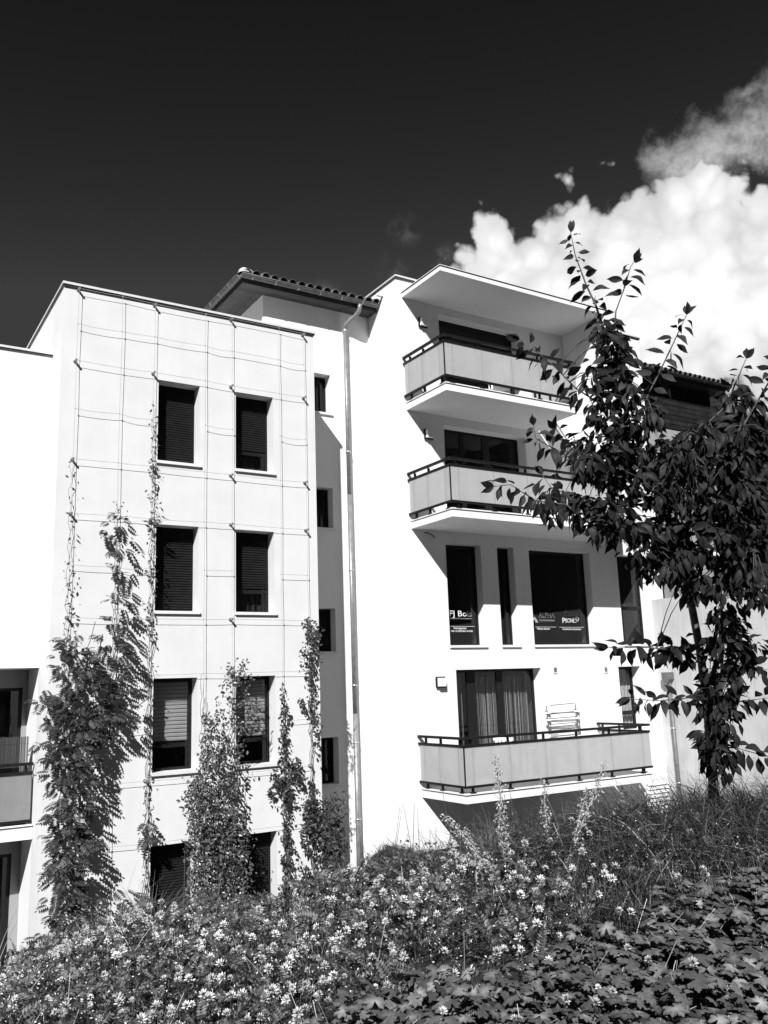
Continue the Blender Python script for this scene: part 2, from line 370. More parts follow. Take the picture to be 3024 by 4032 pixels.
# --- the loggia block at the left edge
log = thing('loggia_block', 'white block with loggias at the left edge, lower than the trellis wing', 'building', (0.5, 17.2, -4.85))
LT = 6.08; L0 = -7.0
mb = MB()
LZ = [(-2.04, 0.485), (BASE+0.3, -2.275)]
holed(mb, L0, AL-0.002, BASE, LT, WL, [(-0.6, AL-0.003, LZ[0][0]-0.002, LZ[0][1], 0.92), (-0.6, AL-0.003, LZ[1][0], LZ[1][1], 0.92)])
mb.quad((L0, WL, LT), (AL-0.002, WL, LT), (AL-0.002, 21, LT), (L0, 21, LT)); mb.quad((L0, WL, BASE), (L0, 21, BASE), (L0, 21, LT), (L0, WL, LT))
mb.build('wall', 'render_white', log)
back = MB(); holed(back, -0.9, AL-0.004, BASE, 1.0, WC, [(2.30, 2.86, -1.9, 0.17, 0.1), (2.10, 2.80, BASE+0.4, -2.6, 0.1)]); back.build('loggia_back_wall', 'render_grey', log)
MB().box(L0, AL-0.002, WL-0.04, 21, LT+0.002, LT+0.04).build('parapet_cap', 'flashing', log)
MB().box(L0, AL-0.002, WL-0.022, WL-0.001, LT-0.03, LT).build('drip_edge', 'flashing_dark', log)
window(log, 2.30, 2.86, -1.9, 0.17, WC+0.04, room=0.8, sill=False); window(log, 2.10, 2.80, BASE+0.4, -2.6, WC+0.04, room=0.8, sill=False)
def railing(bal, zb, u0, u1, wf, wb, posts_u, left=True, right=False, posts_w=(14.15, 14.79, 15.31), pm='frosted'):
    """rail of a balcony slab whose soffit is at zb: posts, bottom and top rail, handrail, frosted panels"""
    zt = zb+0.19; P0, P1 = zb+0.335, zb+1.05
    def bar(a, b, z, h, t):
        ax, ay = a; bx, by = b
        MB().box(min(ax, bx)-t/2, max(ax, bx)+t/2, min(ay, by)-t/2, max(ay, by)+t/2, z, z+h).build('rail', 'anthracite', bal)
    segs = [((u0, wf), (u1, wf))]
    if left: segs.append(((u0, wf+0.05), (u0, wb)))
    if right: segs.append(((u1, wf+0.05), (u1, wb)))
    for s_, (a, b) in enumerate(segs):
        bar(a, b, P0-0.045, 0.045, 0.045); bar(a, b, P1, 0.045, 0.045); bar(a, b, zb+1.19, 0.05, 0.055)
    for u in posts_u:
        MB().box(u-0.02, u+0.02, wf+0.025, wf+0.065, zt+0.003, zb+1.19).build('post', 'anthracite', bal)
        MB().box(u-0.07, u+0.07, wf+0.02, wf+0.10, zt+0.002, zt+0.014).build('foot_plate', 'anthracite', bal)
    for flag, u, sg in ((left, u0, 1), (right, u1, -1)):
        if not flag: continue
        for w in posts_w:
            MB().box(min(u+sg*0.025, u+sg*0.065), max(u+sg*0.025, u+sg*0.065), w-0.02, w+0.02, zt+0.003, zb+1.19).build('post', 'anthracite', bal)
            MB().box(min(u+sg*0.02, u+sg*0.10), max(u+sg*0.02, u+sg*0.10), w-0.07, w+0.07, zt+0.002, zt+0.014).build('foot_plate', 'anthracite', bal)
    if left: MB().box(u0-0.012, u0+0.010, wf-0.004, wf+0.016, P0-0.01, P1).build('corner_joint', 'anthracite', bal)
    cuts = [u0+0.012]+list(posts_u[1:-1])+[u1+0.01]
    for i in range(len(cuts)-1):
        MB().box(cuts[i]+0.003, cuts[i+1]-0.003, wf-0.006, wf+0.006, P0-0.01, P1+0.008).build('glass_panel', pm, bal)
    for u in posts_u: MB().box(u-0.021, u+0.021, wf-0.0085, wf-0.0065, P0+0.002, P1-0.004).build('post_streak', 'streak_grey' if pm == 'frosted' else pm, bal)  # strips over the panels stand in for the shade of the posts
    if left:
        for w in posts_w: MB().box(u0-0.0085, u0-0.0065, w-0.021, w+0.021, P0+0.002, P1-0.004).build('post_streak', 'streak_grey', bal)  # same painted post shade on the side panel
    if left: MB().box(u0-0.006, u0+0.006, wf+0.014, wb-0.02, P0-0.01, P1+0.008).build('glass_panel', pm, bal)
    if right: MB().box(u1-0.006, u1+0.006, wf+0.014, wb-0.02, P0-0.01, P1+0.008).build('glass_panel', pm, bal)
lb = MB().box(-0.62, AL-0.006, WL-0.02, WC-0.004, -2.27, -2.045).build('balcony', 'render_white', log)
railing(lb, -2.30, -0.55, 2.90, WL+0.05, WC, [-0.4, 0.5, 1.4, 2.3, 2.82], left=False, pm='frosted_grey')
MB().box(-0.62, AL-0.006, WL-0.032, WL-0.021, -2.075, -2.06).build('drip_edge', 'flashing_dark', log)
sc_r = thing('reed_screen', 'dark grey reed privacy mat standing behind the left loggia railing', 'screen', (2.2, WL+0.16, -2.04))
mb = MB()
u = 1.2
while u < 2.86:
    mb.tube([(u, WL+0.15+random.uniform(-.004, .004), -2.04), (u+random.uniform(-.003, .003), WL+0.15, -0.64+random.uniform(-.008, .008))], 0.0055, 4); u += 0.0125
o = mb.build('reed_stalks', 'reed', sc_r); o['kind'] = 'stuff'
for z in (-0.75, -1.2, -1.65): MB().tube([(1.2, WL+0.142, z), (2.86, WL+0.142, z)], 0.003, 4).build('binding_wire', 'flashing_dark', sc_r)
# --- the stair block with the tiled roof
CT = 8.66
stair = thing('stair_block', 'white recessed stair block with small stacked windows under a tiled eave', 'building', (9.0, 17.6, -4.85))
c_rows = [(7.03, 6.10), (4.366, 3.44), (1.672, 0.74), (-1.046, -2.00)]
CD = 0.29
mb = MB(); holed(mb, 7.52, 10.30, BASE, CT, WC, [(8.42, 9.19, lo, hi, CD) for hi, lo in c_rows]); shell(mb, 7.52, 10.30, BASE, CT, WC, 21.5); mb.build('wall', 'render_white', stair)
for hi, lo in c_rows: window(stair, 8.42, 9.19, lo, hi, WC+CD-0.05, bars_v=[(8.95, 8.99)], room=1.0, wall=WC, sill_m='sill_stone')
def tile_mesh(name, r0, r1, ln, mname):
    mb = MB(); k = 7; th = 0.014
    for j, (y, r) in enumerate(((0, r0), (ln, r1))):
        for rr in (r, r-th):
            for i in range(k):
                q = math.pi*i/(k-1); mb.v.append((rr*math.cos(q), y, rr*math.sin(q)*0.95))
    for i in range(k-1):
        mb.f += [(i, i+1, 2*k+i+1, 2*k+i), (k+i, 3*k+i, 3*k+i+1, k+i+1), (i, k+i, k+i+1, i+1), (2*k+i, 2*k+i+1, 3*k+i+1, 3*k+i)]
    return mb.mesh(name, mname, True)
def eave(root, uw0, uw1, u_l, u_r, hip_l, hip_r, dark=False):
    """boxed eave, gutter and canal tiles along a wall from uw0 to uw1; overhang to u_l / u_r where the roof is hipped"""
    WF = 16.37; zs = CT; pitch = 0.32
    fm = 'gutter_dark' if dark else 'soffit_board'
    # soffit boards
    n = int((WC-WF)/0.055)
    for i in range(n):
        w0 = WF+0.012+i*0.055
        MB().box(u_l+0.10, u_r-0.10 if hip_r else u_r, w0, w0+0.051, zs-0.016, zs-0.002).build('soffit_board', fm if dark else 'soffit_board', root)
    if hip_l:
        m = int((uw0-u_l-0.1)/0.055)
        for i in range(m):
            x0 = u_l+0.112+i*0.055
            MB().box(x0, x0+0.051, WC, 20.5, zs-0.016, zs-0.002).build('soffit_board', 'soffit_board', root)
    if hip_r:
        m = int((u_r-uw1-0.1)/0.055)
        for i in range(m):
            x0 = uw1+0.01+i*0.055
            MB().box(x0, x0+0.051, WC, 20.5, zs-0.016, zs-0.002).build('soffit_board', fm, root)
    mb = MB(); mb.box(u_l+0.08, u_r-(0.08 if hip_r else 0), WF-0.012, WF+0.010, zs-0.03, zs+0.14)
    if hip_l: mb.box(u_l+0.08, u_l+0.102, WF+0.011, 20.5, zs-0.03, zs+0.14)
    if hip_r: mb.box(u_r-0.102, u_r-0.08, WF+0.011, 20.5, zs-0.03, zs+0.14)
    mb.build('fascia', 'gutter_dark', root)
    # gutter: half-round channel
    def gutter(p, q):
        p = Vector(p); q = Vector(q); t = (q-p).normalized(); a = t.cross(Vector((0, 0, 1))).normalized(); k = 9; mb = MB()
        for e in (p, q):
            for rr in (0.075, 0.068):
                for i in range(k):
                    g = math.pi*(1+i/(k-1)); mb.v.append(tuple(e+a*rr*math.cos(g)+Vector((0, 0, 1))*rr*math.sin(g)))
        for i in range(k-1): mb.f += [(i, i+1, 2*k+i+1, 2*k+i), (k+i, 3*k+i, 3*k+i+1, k+i+1)]
        mb.f += [(0, 2*k, 3*k, k), (k-1, 2*k-1, 4*k-1, 3*k-1)]; mb.tube([p+a*0.075, q+a*0.075], 0.011, 6); mb.tube([p-a*0.075, q-a*0.075], 0.011, 6)
        for e in (p, q):
            c = len(mb.v); mb.v += [tuple(e+a*0.075*math.cos(math.pi*(1+i/(k-1)))+Vector((0, 0, 1))*0.075*math.sin(math.pi*(1+i/(k-1)))) for i in range(k)]; mb.f.append(tuple(range(c, c+k)))
        g = mb.build('gutter', 'gutter_dark' if dark else 'zinc_dark', root, True)
        ln = (q-p).length; x = 0.25
        while x < ln:
            c = p+t*x; pts = [c+a*0.081*math.cos(math.pi*(1+i/8))+Vector((0, 0, 1))*0.081*math.sin(math.pi*(1+i/8)) for i in range(9)]
            MB().tube(pts, 0.008, 4).build('gutter_bracket', 'gutter_dark' if dark else 'zinc_bright', g); x += 0.55
    zg = zs+0.115; wg = WF-0.10; ul = u_l; ur = u_r
    gutter((ul if hip_l else ul, wg, zg), (ur, wg, zg))
    if hip_l: gutter((ul+0.0, 20.4, zg), (ul+0.0, wg+0.08, zg))
    if hip_r: gutter((ur-0.0, wg+0.08, zg), (ur, 20.4, zg))
    # roof planes and tiles
    z0 = zg+0.035
    e0 = (ul+0.02) if hip_l else ul; e1 = (ur-0.02) if hip_r else ur
    run = 3.0; mb = MB()
    a = (e0, wg+0.02, z0); b = (e1, wg+0.02, z0); c = (e1-(run if hip_r else 0), wg+run, z0+pitch*run); d = (e0+(run if hip_l else 0), wg+run, z0+pitch*run)
    if hip_l and (e1-e0) < run+0.3: d = (e1-0.02, wg+0.02+(e1-e0), z0+pitch*(e1-e0)); c = (e1, wg+0.02+(e1-e0), z0+pitch*(e1-e0))
    mb.quad(a, b, c, d)
    if hip_l: mb.quad(a, d, (d[0], 21, d[2]), (e0, 21, z0))
    if hip_r: mb.quad(b, (e1, 21, z0), (c[0], 21, c[2]), c)
    if not hip_l: mb.quad(a, d, (d[0], 21, d[2]), (e0, 21, z0))
    if not hip_r: mb.quad(b, (e1, 21, z0), (e1, 21, c[2]), c)
    mb.quad(d, c, (c[0], 21, c[2]), (d[0], 21, d[2]))
    mb.build('roof', 'roof_tile', root)
    tm = tile_mesh('tile', 0.098, 0.082, 0.42, 'roof_tile'); tilt = math.atan(pitch)
    u = e0+0.12
    while u < e1-0.06:
        for k in range(5):
            lim = (u-e0) if hip_l else 99
            if hip_r: lim = min(lim, e1-u)
            if k*0.36 > lim: break
            o = bpy.data.objects.new('roof_tile', tm); col.objects.link(o)
            o.location = (u+random.uniform(-.006, .006), wg-0.03+k*0.36, z0+0.012+pitch*k*0.36+random.uniform(-.004, .006)); o.rotation_euler = (tilt, 0, random.uniform(-.03, .03)); attach(o, root)
        u += 0.217
    for hp, x, sg in ((hip_l, e0, 1), (hip_r, e1, -1)):
        if not hp: continue
        w = wg+0.25
        while w < 18.6:
            for k in range(4):
                if k*0.36 > w-wg: break
                o = bpy.data.objects.new('roof_tile', tm); col.objects.link(o)
                o.location = (x+sg*(0.13+k*0.36), w, z0+0.012+pitch*k*0.36); o.rotation_euler = (tilt, 0, -sg*math.pi/2); attach(o, root)
            w += 0.217
        hm = tile_mesh('hip_tile', 0.13, 0.11, 0.42, 'ridge_tile' if not dark else 'roof_tile')
        mb = MB(); rows_ = 6
        for i in range(rows_+1):
            e = math.pi/2*i/rows_
            for k in range(12):
                q = 2*math.pi*k/12; mb.v.append((x+sg*0.08+0.135*math.cos(e)*math.cos(q), wg+0.08+0.135*math.cos(e)*math.sin(q), z0+0.02+0.14*math.sin(e)))
        for i in range(rows_):
            for k in range(12): mb.f.append((i*12+k, i*12+(k+1) % 12, (i+1)*12+(k+1) % 12, (i+1)*12+k))
        mb.build('hip_cap', 'ridge_tile' if not dark else 'roof_tile', root, True)
        for k in range(1, 6):
            o = bpy.data.objects.new('hip_tile', hm); col.objects.link(o); q = k*0.37
            o.location = (x+sg*(q*0.7071-0.02), wg-0.02+q*0.7071, z0+0.03+pitch*q*0.7071); o.rotation_euler = (math.atan(pitch*0.7071), 0, -sg*math.pi/4); attach(o, root)
eave(stair, 7.52, 10.27, 6.80, 10.26, True, False)
# downpipe with swan neck
dp = thing('downpipe', 'grey zinc rainwater downpipe running the full height of the stair block', 'downpipe', (9.54, 16.63, -4.6))
UP_ = 9.545; WP = 16.635
MB().tube([(9.75, 16.27, 8.70), (9.75, 16.28, 8.62), (9.74, 16.32, 8.53), (9.69, 16.42, 8.44), (9.60, 16.55, 8.36), (9.55, 16.625, 8.28), (UP_, WP, 8.20)], 0.052, 12).build('swan_neck', 'zinc', dp, True)
MB().tube([(UP_, WP, 8.22), (UP_, WP, 4.2)], 0.050, 14).build('pipe', 'zinc', dp, True)
MB().tube([(UP_, WP, 4.22), (UP_, WP, -0.6)], 0.053, 14).build('pipe', 'zinc', dp, True)
MB().tube([(UP_, WP, -0.58), (UP_, WP, -5.0)], 0.056, 14).build('pipe', 'zinc', dp, True)
for z in (8.12, 5.2, 2.5, 0.0, -1.2, -2.75):
    MB().tube([(UP_, WP, z), (UP_, WP, z+0.03)], 0.062, 14).build('clamp', 'zinc_bright', dp, True)
    MB().box(UP_-0.012, UP_+0.012, WP+0.05, WC, z+0.005, z+0.025).build('clamp_arm', 'zinc_bright', dp)
# --- the balcony block
BL, BR, BT = 10.27, 18.27, 9.18
bb = thing('balcony_block', 'tall white apartment block with stacked balconies and a roof canopy', 'building', (14.2, 17.0, -3.5))
BBASE = -3.34
F1 = (11.44, 13.87, 6.20, 8.50); F2 = (11.44, 13.87, 3.505, 5.80); F4 = (11.449, 13.885, -2.085, 0.27)
F3 = [(11.33, 12.312), (12.785, 13.283), (13.745, 15.717), (16.67, 17.66)]; F3Z = (0.79, 3.05)
RW = (16.40, 17.17, -1.28, 0.25)
bh = [F1+(0.34,), F2+(0.34,), F4+(0.33,)]+[(a, b, F3Z[0], F3Z[1], 0.27) for a, b in F3]+[RW+(0.33,)]
mb = MB(); holed(mb, BL, BR, BBASE, BT, WB, bh); shell(mb, BL, BR, BBASE, BT, WB, 21.5); mb.build('wall', 'render_white', bb)
MB().box(BL+0.05, BR-0.05, WB+0.14, 21.3, -5.2, BBASE+0.01).build('plinth', 'flashing_dark', bb)
MB().box(BL-0.03, BR+0.03, WB-0.045, 21.5, BT+0.002, BT+0.04).build('parapet_cap', 'flashing', bb)
MB().box(BL-0.02, BR+0.02, WB-0.024, WB-0.001, BT-0.04, BT).build('drip_edge', 'flashing_dark', bb)
MB().box(BL-0.024, BL-0.001, WB, 21.4, BT-0.035, BT).build('drip_edge', 'flashing_dark', bb)
w1 = window(bb, *F1, WB+0.27, room=0, sill=False, glassy=False); MB().box(F1[0]+0.05, F1[1]-0.05, WB+0.29, WB+0.31, F1[2]+0.05, F1[3]-0.05).build('closed_shutter', 'shutter_black', w1)
w2 = window(bb, *F2, WB+0.29, bars_v=[(12.10, 12.21), (12.76, 12.96)], room=2.2, sill=False)
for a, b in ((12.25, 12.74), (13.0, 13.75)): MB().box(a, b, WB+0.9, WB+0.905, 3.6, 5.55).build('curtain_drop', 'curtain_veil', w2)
w4 = window(bb, *F4, WB+0.28, bars_v=[(11.93, 12.16), (12.77, 12.95)], room=2.4, sill=False)
mb = MB(); u = 11.5
while u < 13.86:
    if not 11.95 < u < 12.12:
        n = random.choice((1, 1, 1, 2)); ww = WB+0.52+random.uniform(-.03, .03); zt = 0.10+random.uniform(-.03, .03)
        mb.tube([(u, ww, zt), (u+random.uniform(-.006, .006), ww+random.uniform(-.01, .01), -0.95), (u+random.uniform(-.012, .012), ww, -2.0)], random.choice((.003, .004, .005, .009)), 3)
    u += random.uniform(0.012, 0.034)
o = mb.build('string_curtain', 'curtain', w4); o['kind'] = 'stuff'
for a, b in ((11.5, 11.93), (12.16, 12.77), (12.95, 13.84)):
    mb = MB(); n = int((b-a)/.035); pr = [(a+(b-a)*i/n, WB+.60+.03*math.sin(i*1.7)+random.uniform(-.008, .008)) for i in range(n+1)]
    for i in range(n): mb.quad((pr[i][0], pr[i][1], -2.05), (pr[i+1][0], pr[i+1][1], -2.05), (pr[i+1][0], pr[i+1][1], .12), (pr[i][0], pr[i][1], .12))
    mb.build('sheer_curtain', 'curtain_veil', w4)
for i, (a, b) in enumerate(F3):
    bars = [] if i < 3 else []
    wv = window(bb, a, b, F3Z[0], F3Z[1], WB+0.22, frame=0.05, bars_h=[(1.67, 1.76)] if i == 3 else [], bars_v=[(13.08, 13.12)] if i == 1 else [], room=2.6, wall=WB, sill_m='sill_metal')
    if i == 0: w3a = wv
    if i == 2: w3c = wv
    if i == 1: MB().box(13.12, 13.14, WB+0.27, WB+0.29, 0.9, 1.45).build('handle_bar', 'lamp_white', wv)
wr = window(bb, *RW, WB+0.28, bars_h=[(-0.93, -0.83)], room=1.0, wall=WB, sill_m='sill_metal')
for k in range(6):
    u = 16.5+k*0.12
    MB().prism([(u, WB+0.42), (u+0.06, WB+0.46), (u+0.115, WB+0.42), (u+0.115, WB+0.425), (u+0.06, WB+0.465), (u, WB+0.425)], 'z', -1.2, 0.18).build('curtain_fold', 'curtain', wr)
WG = WB+0.24-0.006
def lettering(txt, u, z, size, parent, m='letter_white', width=None, name='lettering', bold=0.0):
    cu = bpy.data.curves.new('t', 'FONT'); cu.body = txt; cu.size = size; cu.offset = bold; cu.extrude = 0.0008; cu.resolution_u = 3
    tmp = bpy.data.objects.new('t', cu); col.objects.link(tmp); bpy.context.view_layer.update()
    me = bpy.data.meshes.new_from_object(tmp.evaluated_get(bpy.context.evaluated_depsgraph_get())); bpy.data.objects.remove(tmp)
    v = np.array([q.co[:] for q in me.vertices]); w = v[:, 0].max()-v[:, 0].min(); s = width/w if width else 1.0
    v[:, 0] = (v[:, 0]-v[:, 0].min())*s
    me.vertices.foreach_set('co', np.stack([u+v[:, 0], np.full(len(v), WG)+v[:, 2], z+v[:, 1]], -1).ravel()); me.update()
    me.materials.clear(); me.materials.append(MATS[m]); o = bpy.data.objects.new(name, me); col.objects.link(o); attach(o, parent); return o
lettering('FJ Bois', 11.52, 1.450, 0.185, w3a, width=0.62)
lettering('Conseil à la conception', 11.47, 1.39, 0.05, w3a, 'letter_grey', width=0.66)
MB().box(11.50, 12.20, WG-0.001, WG, 1.224, 1.230).build('rule_line', 'letter_white', w3a)
lettering('Aménagement', 11.61, 1.165, 0.07, w3a, width=0.36)
lettering('intérieur et extérieur en bois', 11.44, 1.105, 0.07, w3a, width=0.70)
MB().prism([(13.86, 1.60), (13.94, 1.60), (14.11, 1.33), (14.03, 1.33)], 'y', WG-0.001, WG).build('emblem', 'letter_grey', w3c)
MB().prism([(13.92, 1.46), (13.98, 1.42), (13.93, 1.33), (13.86, 1.33)], 'y', WG-0.001, WG).build('emblem', 'letter_white', w3c)
lettering('ALPHA', 14.135, 1.45, 0.17, w3c, width=0.50)
lettering('Construction', 14.15, 1.365, 0.08, w3c, 'letter_grey', width=0.475)
MB().box(14.01, 14.665, WG-0.001, WG, 1.224, 1.230).build('rule_line', 'letter_white', w3c)
lettering("Maîtrise d'œuvre", 14.06, 1.163, 0.07, w3c, width=0.40)
lettering('C', 14.955, 1.49, 0.19, w3c, 'letter_grey', width=0.11); lettering('OULEUR', 15.07, 1.50, 0.14, w3c, 'letter_grey', width=0.36)
lettering('P', 14.886, 1.325, 0.19, w3c, width=0.085); lettering('ISCINE...', 14.975, 1.34, 0.14, w3c, width=0.37)
mb = MB(); c0 = (15.375, 1.43)
for k in range(7):
    q = 2*math.pi*k/7; cx, cz = c0[0]+0.045*math.cos(q), c0[1]+0.045*math.sin(q)
    mb.prism([(cx+0.022*math.cos(t*math.pi/4), cz+0.022*math.sin(t*math.pi/4)) for t in range(8)], 'y', WG-0.001, WG)
mb.build('emblem', 'letter_grey', w3c)
MB().box(14.765, 15.575, WG-0.001, WG, 1.222, 1.228).build('rule_line', 'letter_white', w3c)
lettering('Construction de piscines', 14.868, 1.160, 0.07, w3c, width=0.607)
# balconies, fin and canopy
def slab(zb, u0, u1, name='balcony'):
    o = MB().box(u0, u1, 14.0, WB-0.002, zb, zb+0.19).build(name, 'render_white', bb)
    MB().box(u0-0.012, u1+(0.012 if name == 'balcony' else 0), 13.985, 13.998, zb+0.150, zb+0.160).build('drip_groove', 'flashing_dark', o)
    MB().box(u0-0.012, u0-0.001, 13.999, WB-0.01, zb+0.150, zb+0.160).build('drip_groove', 'flashing_dark', o); return o
b1 = slab(6.005, 10.43, 14.17); railing(b1, 6.005, 10.40, 14.15, 13.965, WB-0.03, [10.60, 11.39, 12.23, 13.04, 14.02], right=True); b1['label'] = 'uppermost of the three balconies, under the canopy'
b2 = slab(3.312, 10.43, 15.352); railing(b2, 3.312, 10.40, 15.33, 13.965, WB-0.03, [10.60, 11.53, 12.46, 13.39, 14.35, 15.25]); b2['label'] = 'middle balcony, above the lettered windows'
b4 = slab(-2.282, 10.43, 15.56); railing(b4, -2.282, 10.40, 15.54, 13.965, WB-0.03, [10.60, 11.53, 12.47, 13.39, 14.35, 15.30], right=True); b4['label'] = 'lowest balcony with the clothes rack'
MB().box(15.355, 15.56, 13.998, WB-0.001, 3.312, 8.698).build('side_wall', 'render_white', bb)
cn = MB().box(10.42, 15.565, 13.995, WB-0.001, 8.70, 8.80).build('canopy', 'render_white', bb); cn['label'] = 'thin roof canopy over the top balcony'
MB().box(10.40, 15.585, 13.975, WB-0.002, 8.815, 8.832).build('canopy_cap', 'flashing', cn); MB().box(10.41, 15.575, 13.985, WB-0.003, 8.801, 8.814).build('canopy_joint', 'flashing_dark', cn)
# louvred panel low on the right
lv = MB().box(17.02, 17.78, WB-0.012, WB-0.002, -3.33, -2.47).build('louvre', 'render_pale', bb)
for k in range(8):
    z = -2.55-k*0.095
    MB().prism([(WB-0.014, z), (WB-0.05, z-0.07), (WB-0.05, z-0.08), (WB-0.014, z-0.016)], 'x', 17.03, 17.77).build('slat', 'render_white', lv)
# --- the dark-clad wing to the right
dk = thing('clad_wing', 'dark timber-clad wing under a tiled eave behind the cherry tree', 'building', (21, 17.6, -4.5))
mb = MB(); holed(mb, BR+0.02, 22.69, BASE, 7.24, WC, [(18.6, 20.2, -0.5, 3.4, 0.4), (18.8, 20.1, 4.3, 6.0, 0.3)]); shell(mb, BR+0.02, 22.69, BASE, 7.24, WC, 21.5); mb.build('wall', 'render_grey', dk)
window(dk, 18.6, 20.2, -0.5, 3.4, WC+0.34, bars_v=[(19.37, 19.43)], room=1.5, sill=False); window(dk, 18.8, 20.1, 4.3, 6.0, WC+0.24, room=1.2, sill=False)
MB().box(BR+0.03, 22.75, WC-0.25, WC-0.002, 6.14, 6.26).build('white_band', 'render_white', dk); MB().box(BR+0.03, 22.75, WC-0.25, WC-0.002, 3.42, 3.54).build('white_band', 'render_white', dk)
z = 7.24
while z < CT-0.02:
    h = min(0.145, CT-0.02-z); MB().prism([(WC-0.030, z), (WC-0.018, z+h), (WC, z+h), (WC, z)], 'x', BR+0.02, 22.70).build('cladding_board', 'cladding', dk)
    MB().prism([(22.728, z), (22.716, z+h), (22.700, z+h), (22.700, z)], 'y', WC-0.03, 21.4).build('cladding_board', 'cladding', dk); z += 0.15
shell(MB(), BR+0.02, 22.695, 7.24, CT, WC+0.001, 21.5).build('wall_core', 'cladding', dk)
eave(dk, BR, 22.70, BR+0.04, 23.12, False, True, dark=True)
# --- concrete wall on the right
cw = thing('concrete_wall', 'tall bare concrete wall running forward at the right', 'wall', (17.9, 11, -4.5))
MB().box(17.80, 18.02, 7.0, WB-0.003, -5.2, 1.92).build('wall_slab', 'concrete', cw)
for w in (14.3, 13.0, 11.7, 10.4, 9.1):
    for z in (-1.9, -0.5, 0.9):
        MB().tube([(17.797, w, z), (17.806, w, z)], 0.022, 10).build('tie_hole', 'render_grey', cw)
hp = thing('hopper_downpipe', 'grey downpipe with a box hopper on the concrete wall', 'downpipe', (17.74, 15.1, -3.6))
MB().prism([(15.02, 0.075), (15.26, 0.075), (15.26, -0.10), (15.17, -0.19), (15.09, -0.19), (15.02, -0.10)], 'x', 17.62, 17.795).build('hopper', 'zinc_dark', hp)
MB().tube([(17.73, 15.13, -0.16), (17.73, 15.13, -4.4)], 0.05, 12).build('pipe', 'zinc_dark', hp, True)
for z in (-0.35, -1.30, -2.6): MB().tube([(17.73, 15.13, z), (17.73, 15.13, z+0.03)], 0.06, 12).build('clamp', 'zinc_bright', hp, True); MB().box(17.77, 17.80, 15.12, 15.14, z+.005, z+.02).build('clamp_arm', 'zinc_bright', hp)

# ------------------------------------------------------------------ fixtures and balcony things
def lamp(u, z, label):
    t = thing('wall_lamp', label, 'lamp', (u, WB, z), 'square wall lamps')
    MB().box(u-0.105, u+0.105, WB-0.03, WB-0.001, z-0.105, z+0.105).build('back_plate', 'anthracite', t)
    MB().prism([(u-0.115, z-0.115), (u+0.115, z-0.115), (u+0.115, z+0.115), (u-0.115, z+0.115)], 'y', WB-0.055, WB-0.031).build('housing', 'anthracite', t)
    k = 0.088; mb = MB(); mb.prism([(u-k, z-k), (u+k, z-k), (u+k, z+k), (u-k, z+k)], 'y', WB-0.125, WB-0.056); mb.build('diffuser', 'lamp_white', t)
lamp(10.96, 8.18, 'square wall lamp under the roof canopy'); lamp(10.98, 5.50, 'square wall lamp above the middle balcony'); lamp(11.0, 0.02, 'square sunlit wall lamp beside the curtained patio door')
def vent(u, z, label):
    t = thing('wall_vent', label, 'vent', (u, WB, z), 'wall vents')
    MB().box(u-0.055, u+0.055, WB-0.014, WB-0.001, z-0.065, z+0.065).build('frame', 'sill_metal', t)
    for k in range(5): MB().prism([(WB-0.016, z+0.045-k*0.022), (WB-0.03, z+0.032-k*0.022), (WB-0.016, z+0.034-k*0.022)], 'x', u-0.045, u+0.045).build('slat', 'zinc', t)
    MB().box(u-0.06, u+0.06, WB-0.022, WB-0.001, z-0.09, z-0.068).build('lip', 'sill_metal', t)
vent(14.31, 0.225, 'small square vent above the clothes rack'); vent(15.955, 0.20, 'small square vent left of the narrow right window'); vent(14.30, 8.53, 'small dark vent high under the canopy')
cb = tag(MB().tube([(10.75, WB-0.03, 3.25), (10.83, WB-0.05, 3.24), (10.93, WB-0.06, 3.20), (11.0, WB-0.07, 3.13)], 0.012, 6).build('cable_stub', 'flashing_dark'), 'short black cable hanging under the middle balcony', 'cable')
ov = thing('overflow_spout', 'small overflow spout with a run mark below the left parapet of the balcony block', 'spout', (BL, 16.1, 8.9))
MB().box(BL-0.16, BL-0.001, 16.05, 16.12, 8.92, 8.98).build('spout', 'sill_metal', ov)
# clothes rack leaning on the wall
rk = thing('clothes_rack', 'folded wire clothes rack leaning on the wall of the lowest balcony', 'drying rack', (14.27, 15.35, -2.09))
for u in (13.82, 14.72):
    MB().tube([(u, 15.22, -2.08), (u, 15.36, -0.56)], 0.013, 6).build('side_frame', 'zinc_dark', rk)
    MB().tube([(u+0.03, 15.30, -2.08), (u+0.03, 15.28, -0.75)], 0.011, 6).build('side_frame', 'zinc_dark', rk)
    for z in (-0.57, -0.74, -0.90, -1.30): MB().box(u-0.025, u+0.045, 15.27, 15.38, z-0.02, z+0.02).build('joint', 'plastic_white', rk)
for i, z in enumerate((-0.57, -0.76, -0.88, -0.93, -1.0, -1.07, -1.13, -1.2, -1.27, -1.36, -1.5, -1.65, -1.8)):
    MB().tube([(13.82, 15.33, z+random.uniform(-.02, .02)), (14.72, 15.33, z+random.uniform(-.02, .02))], 0.009, 5).build('wire_bar', 'zinc_dark', rk)
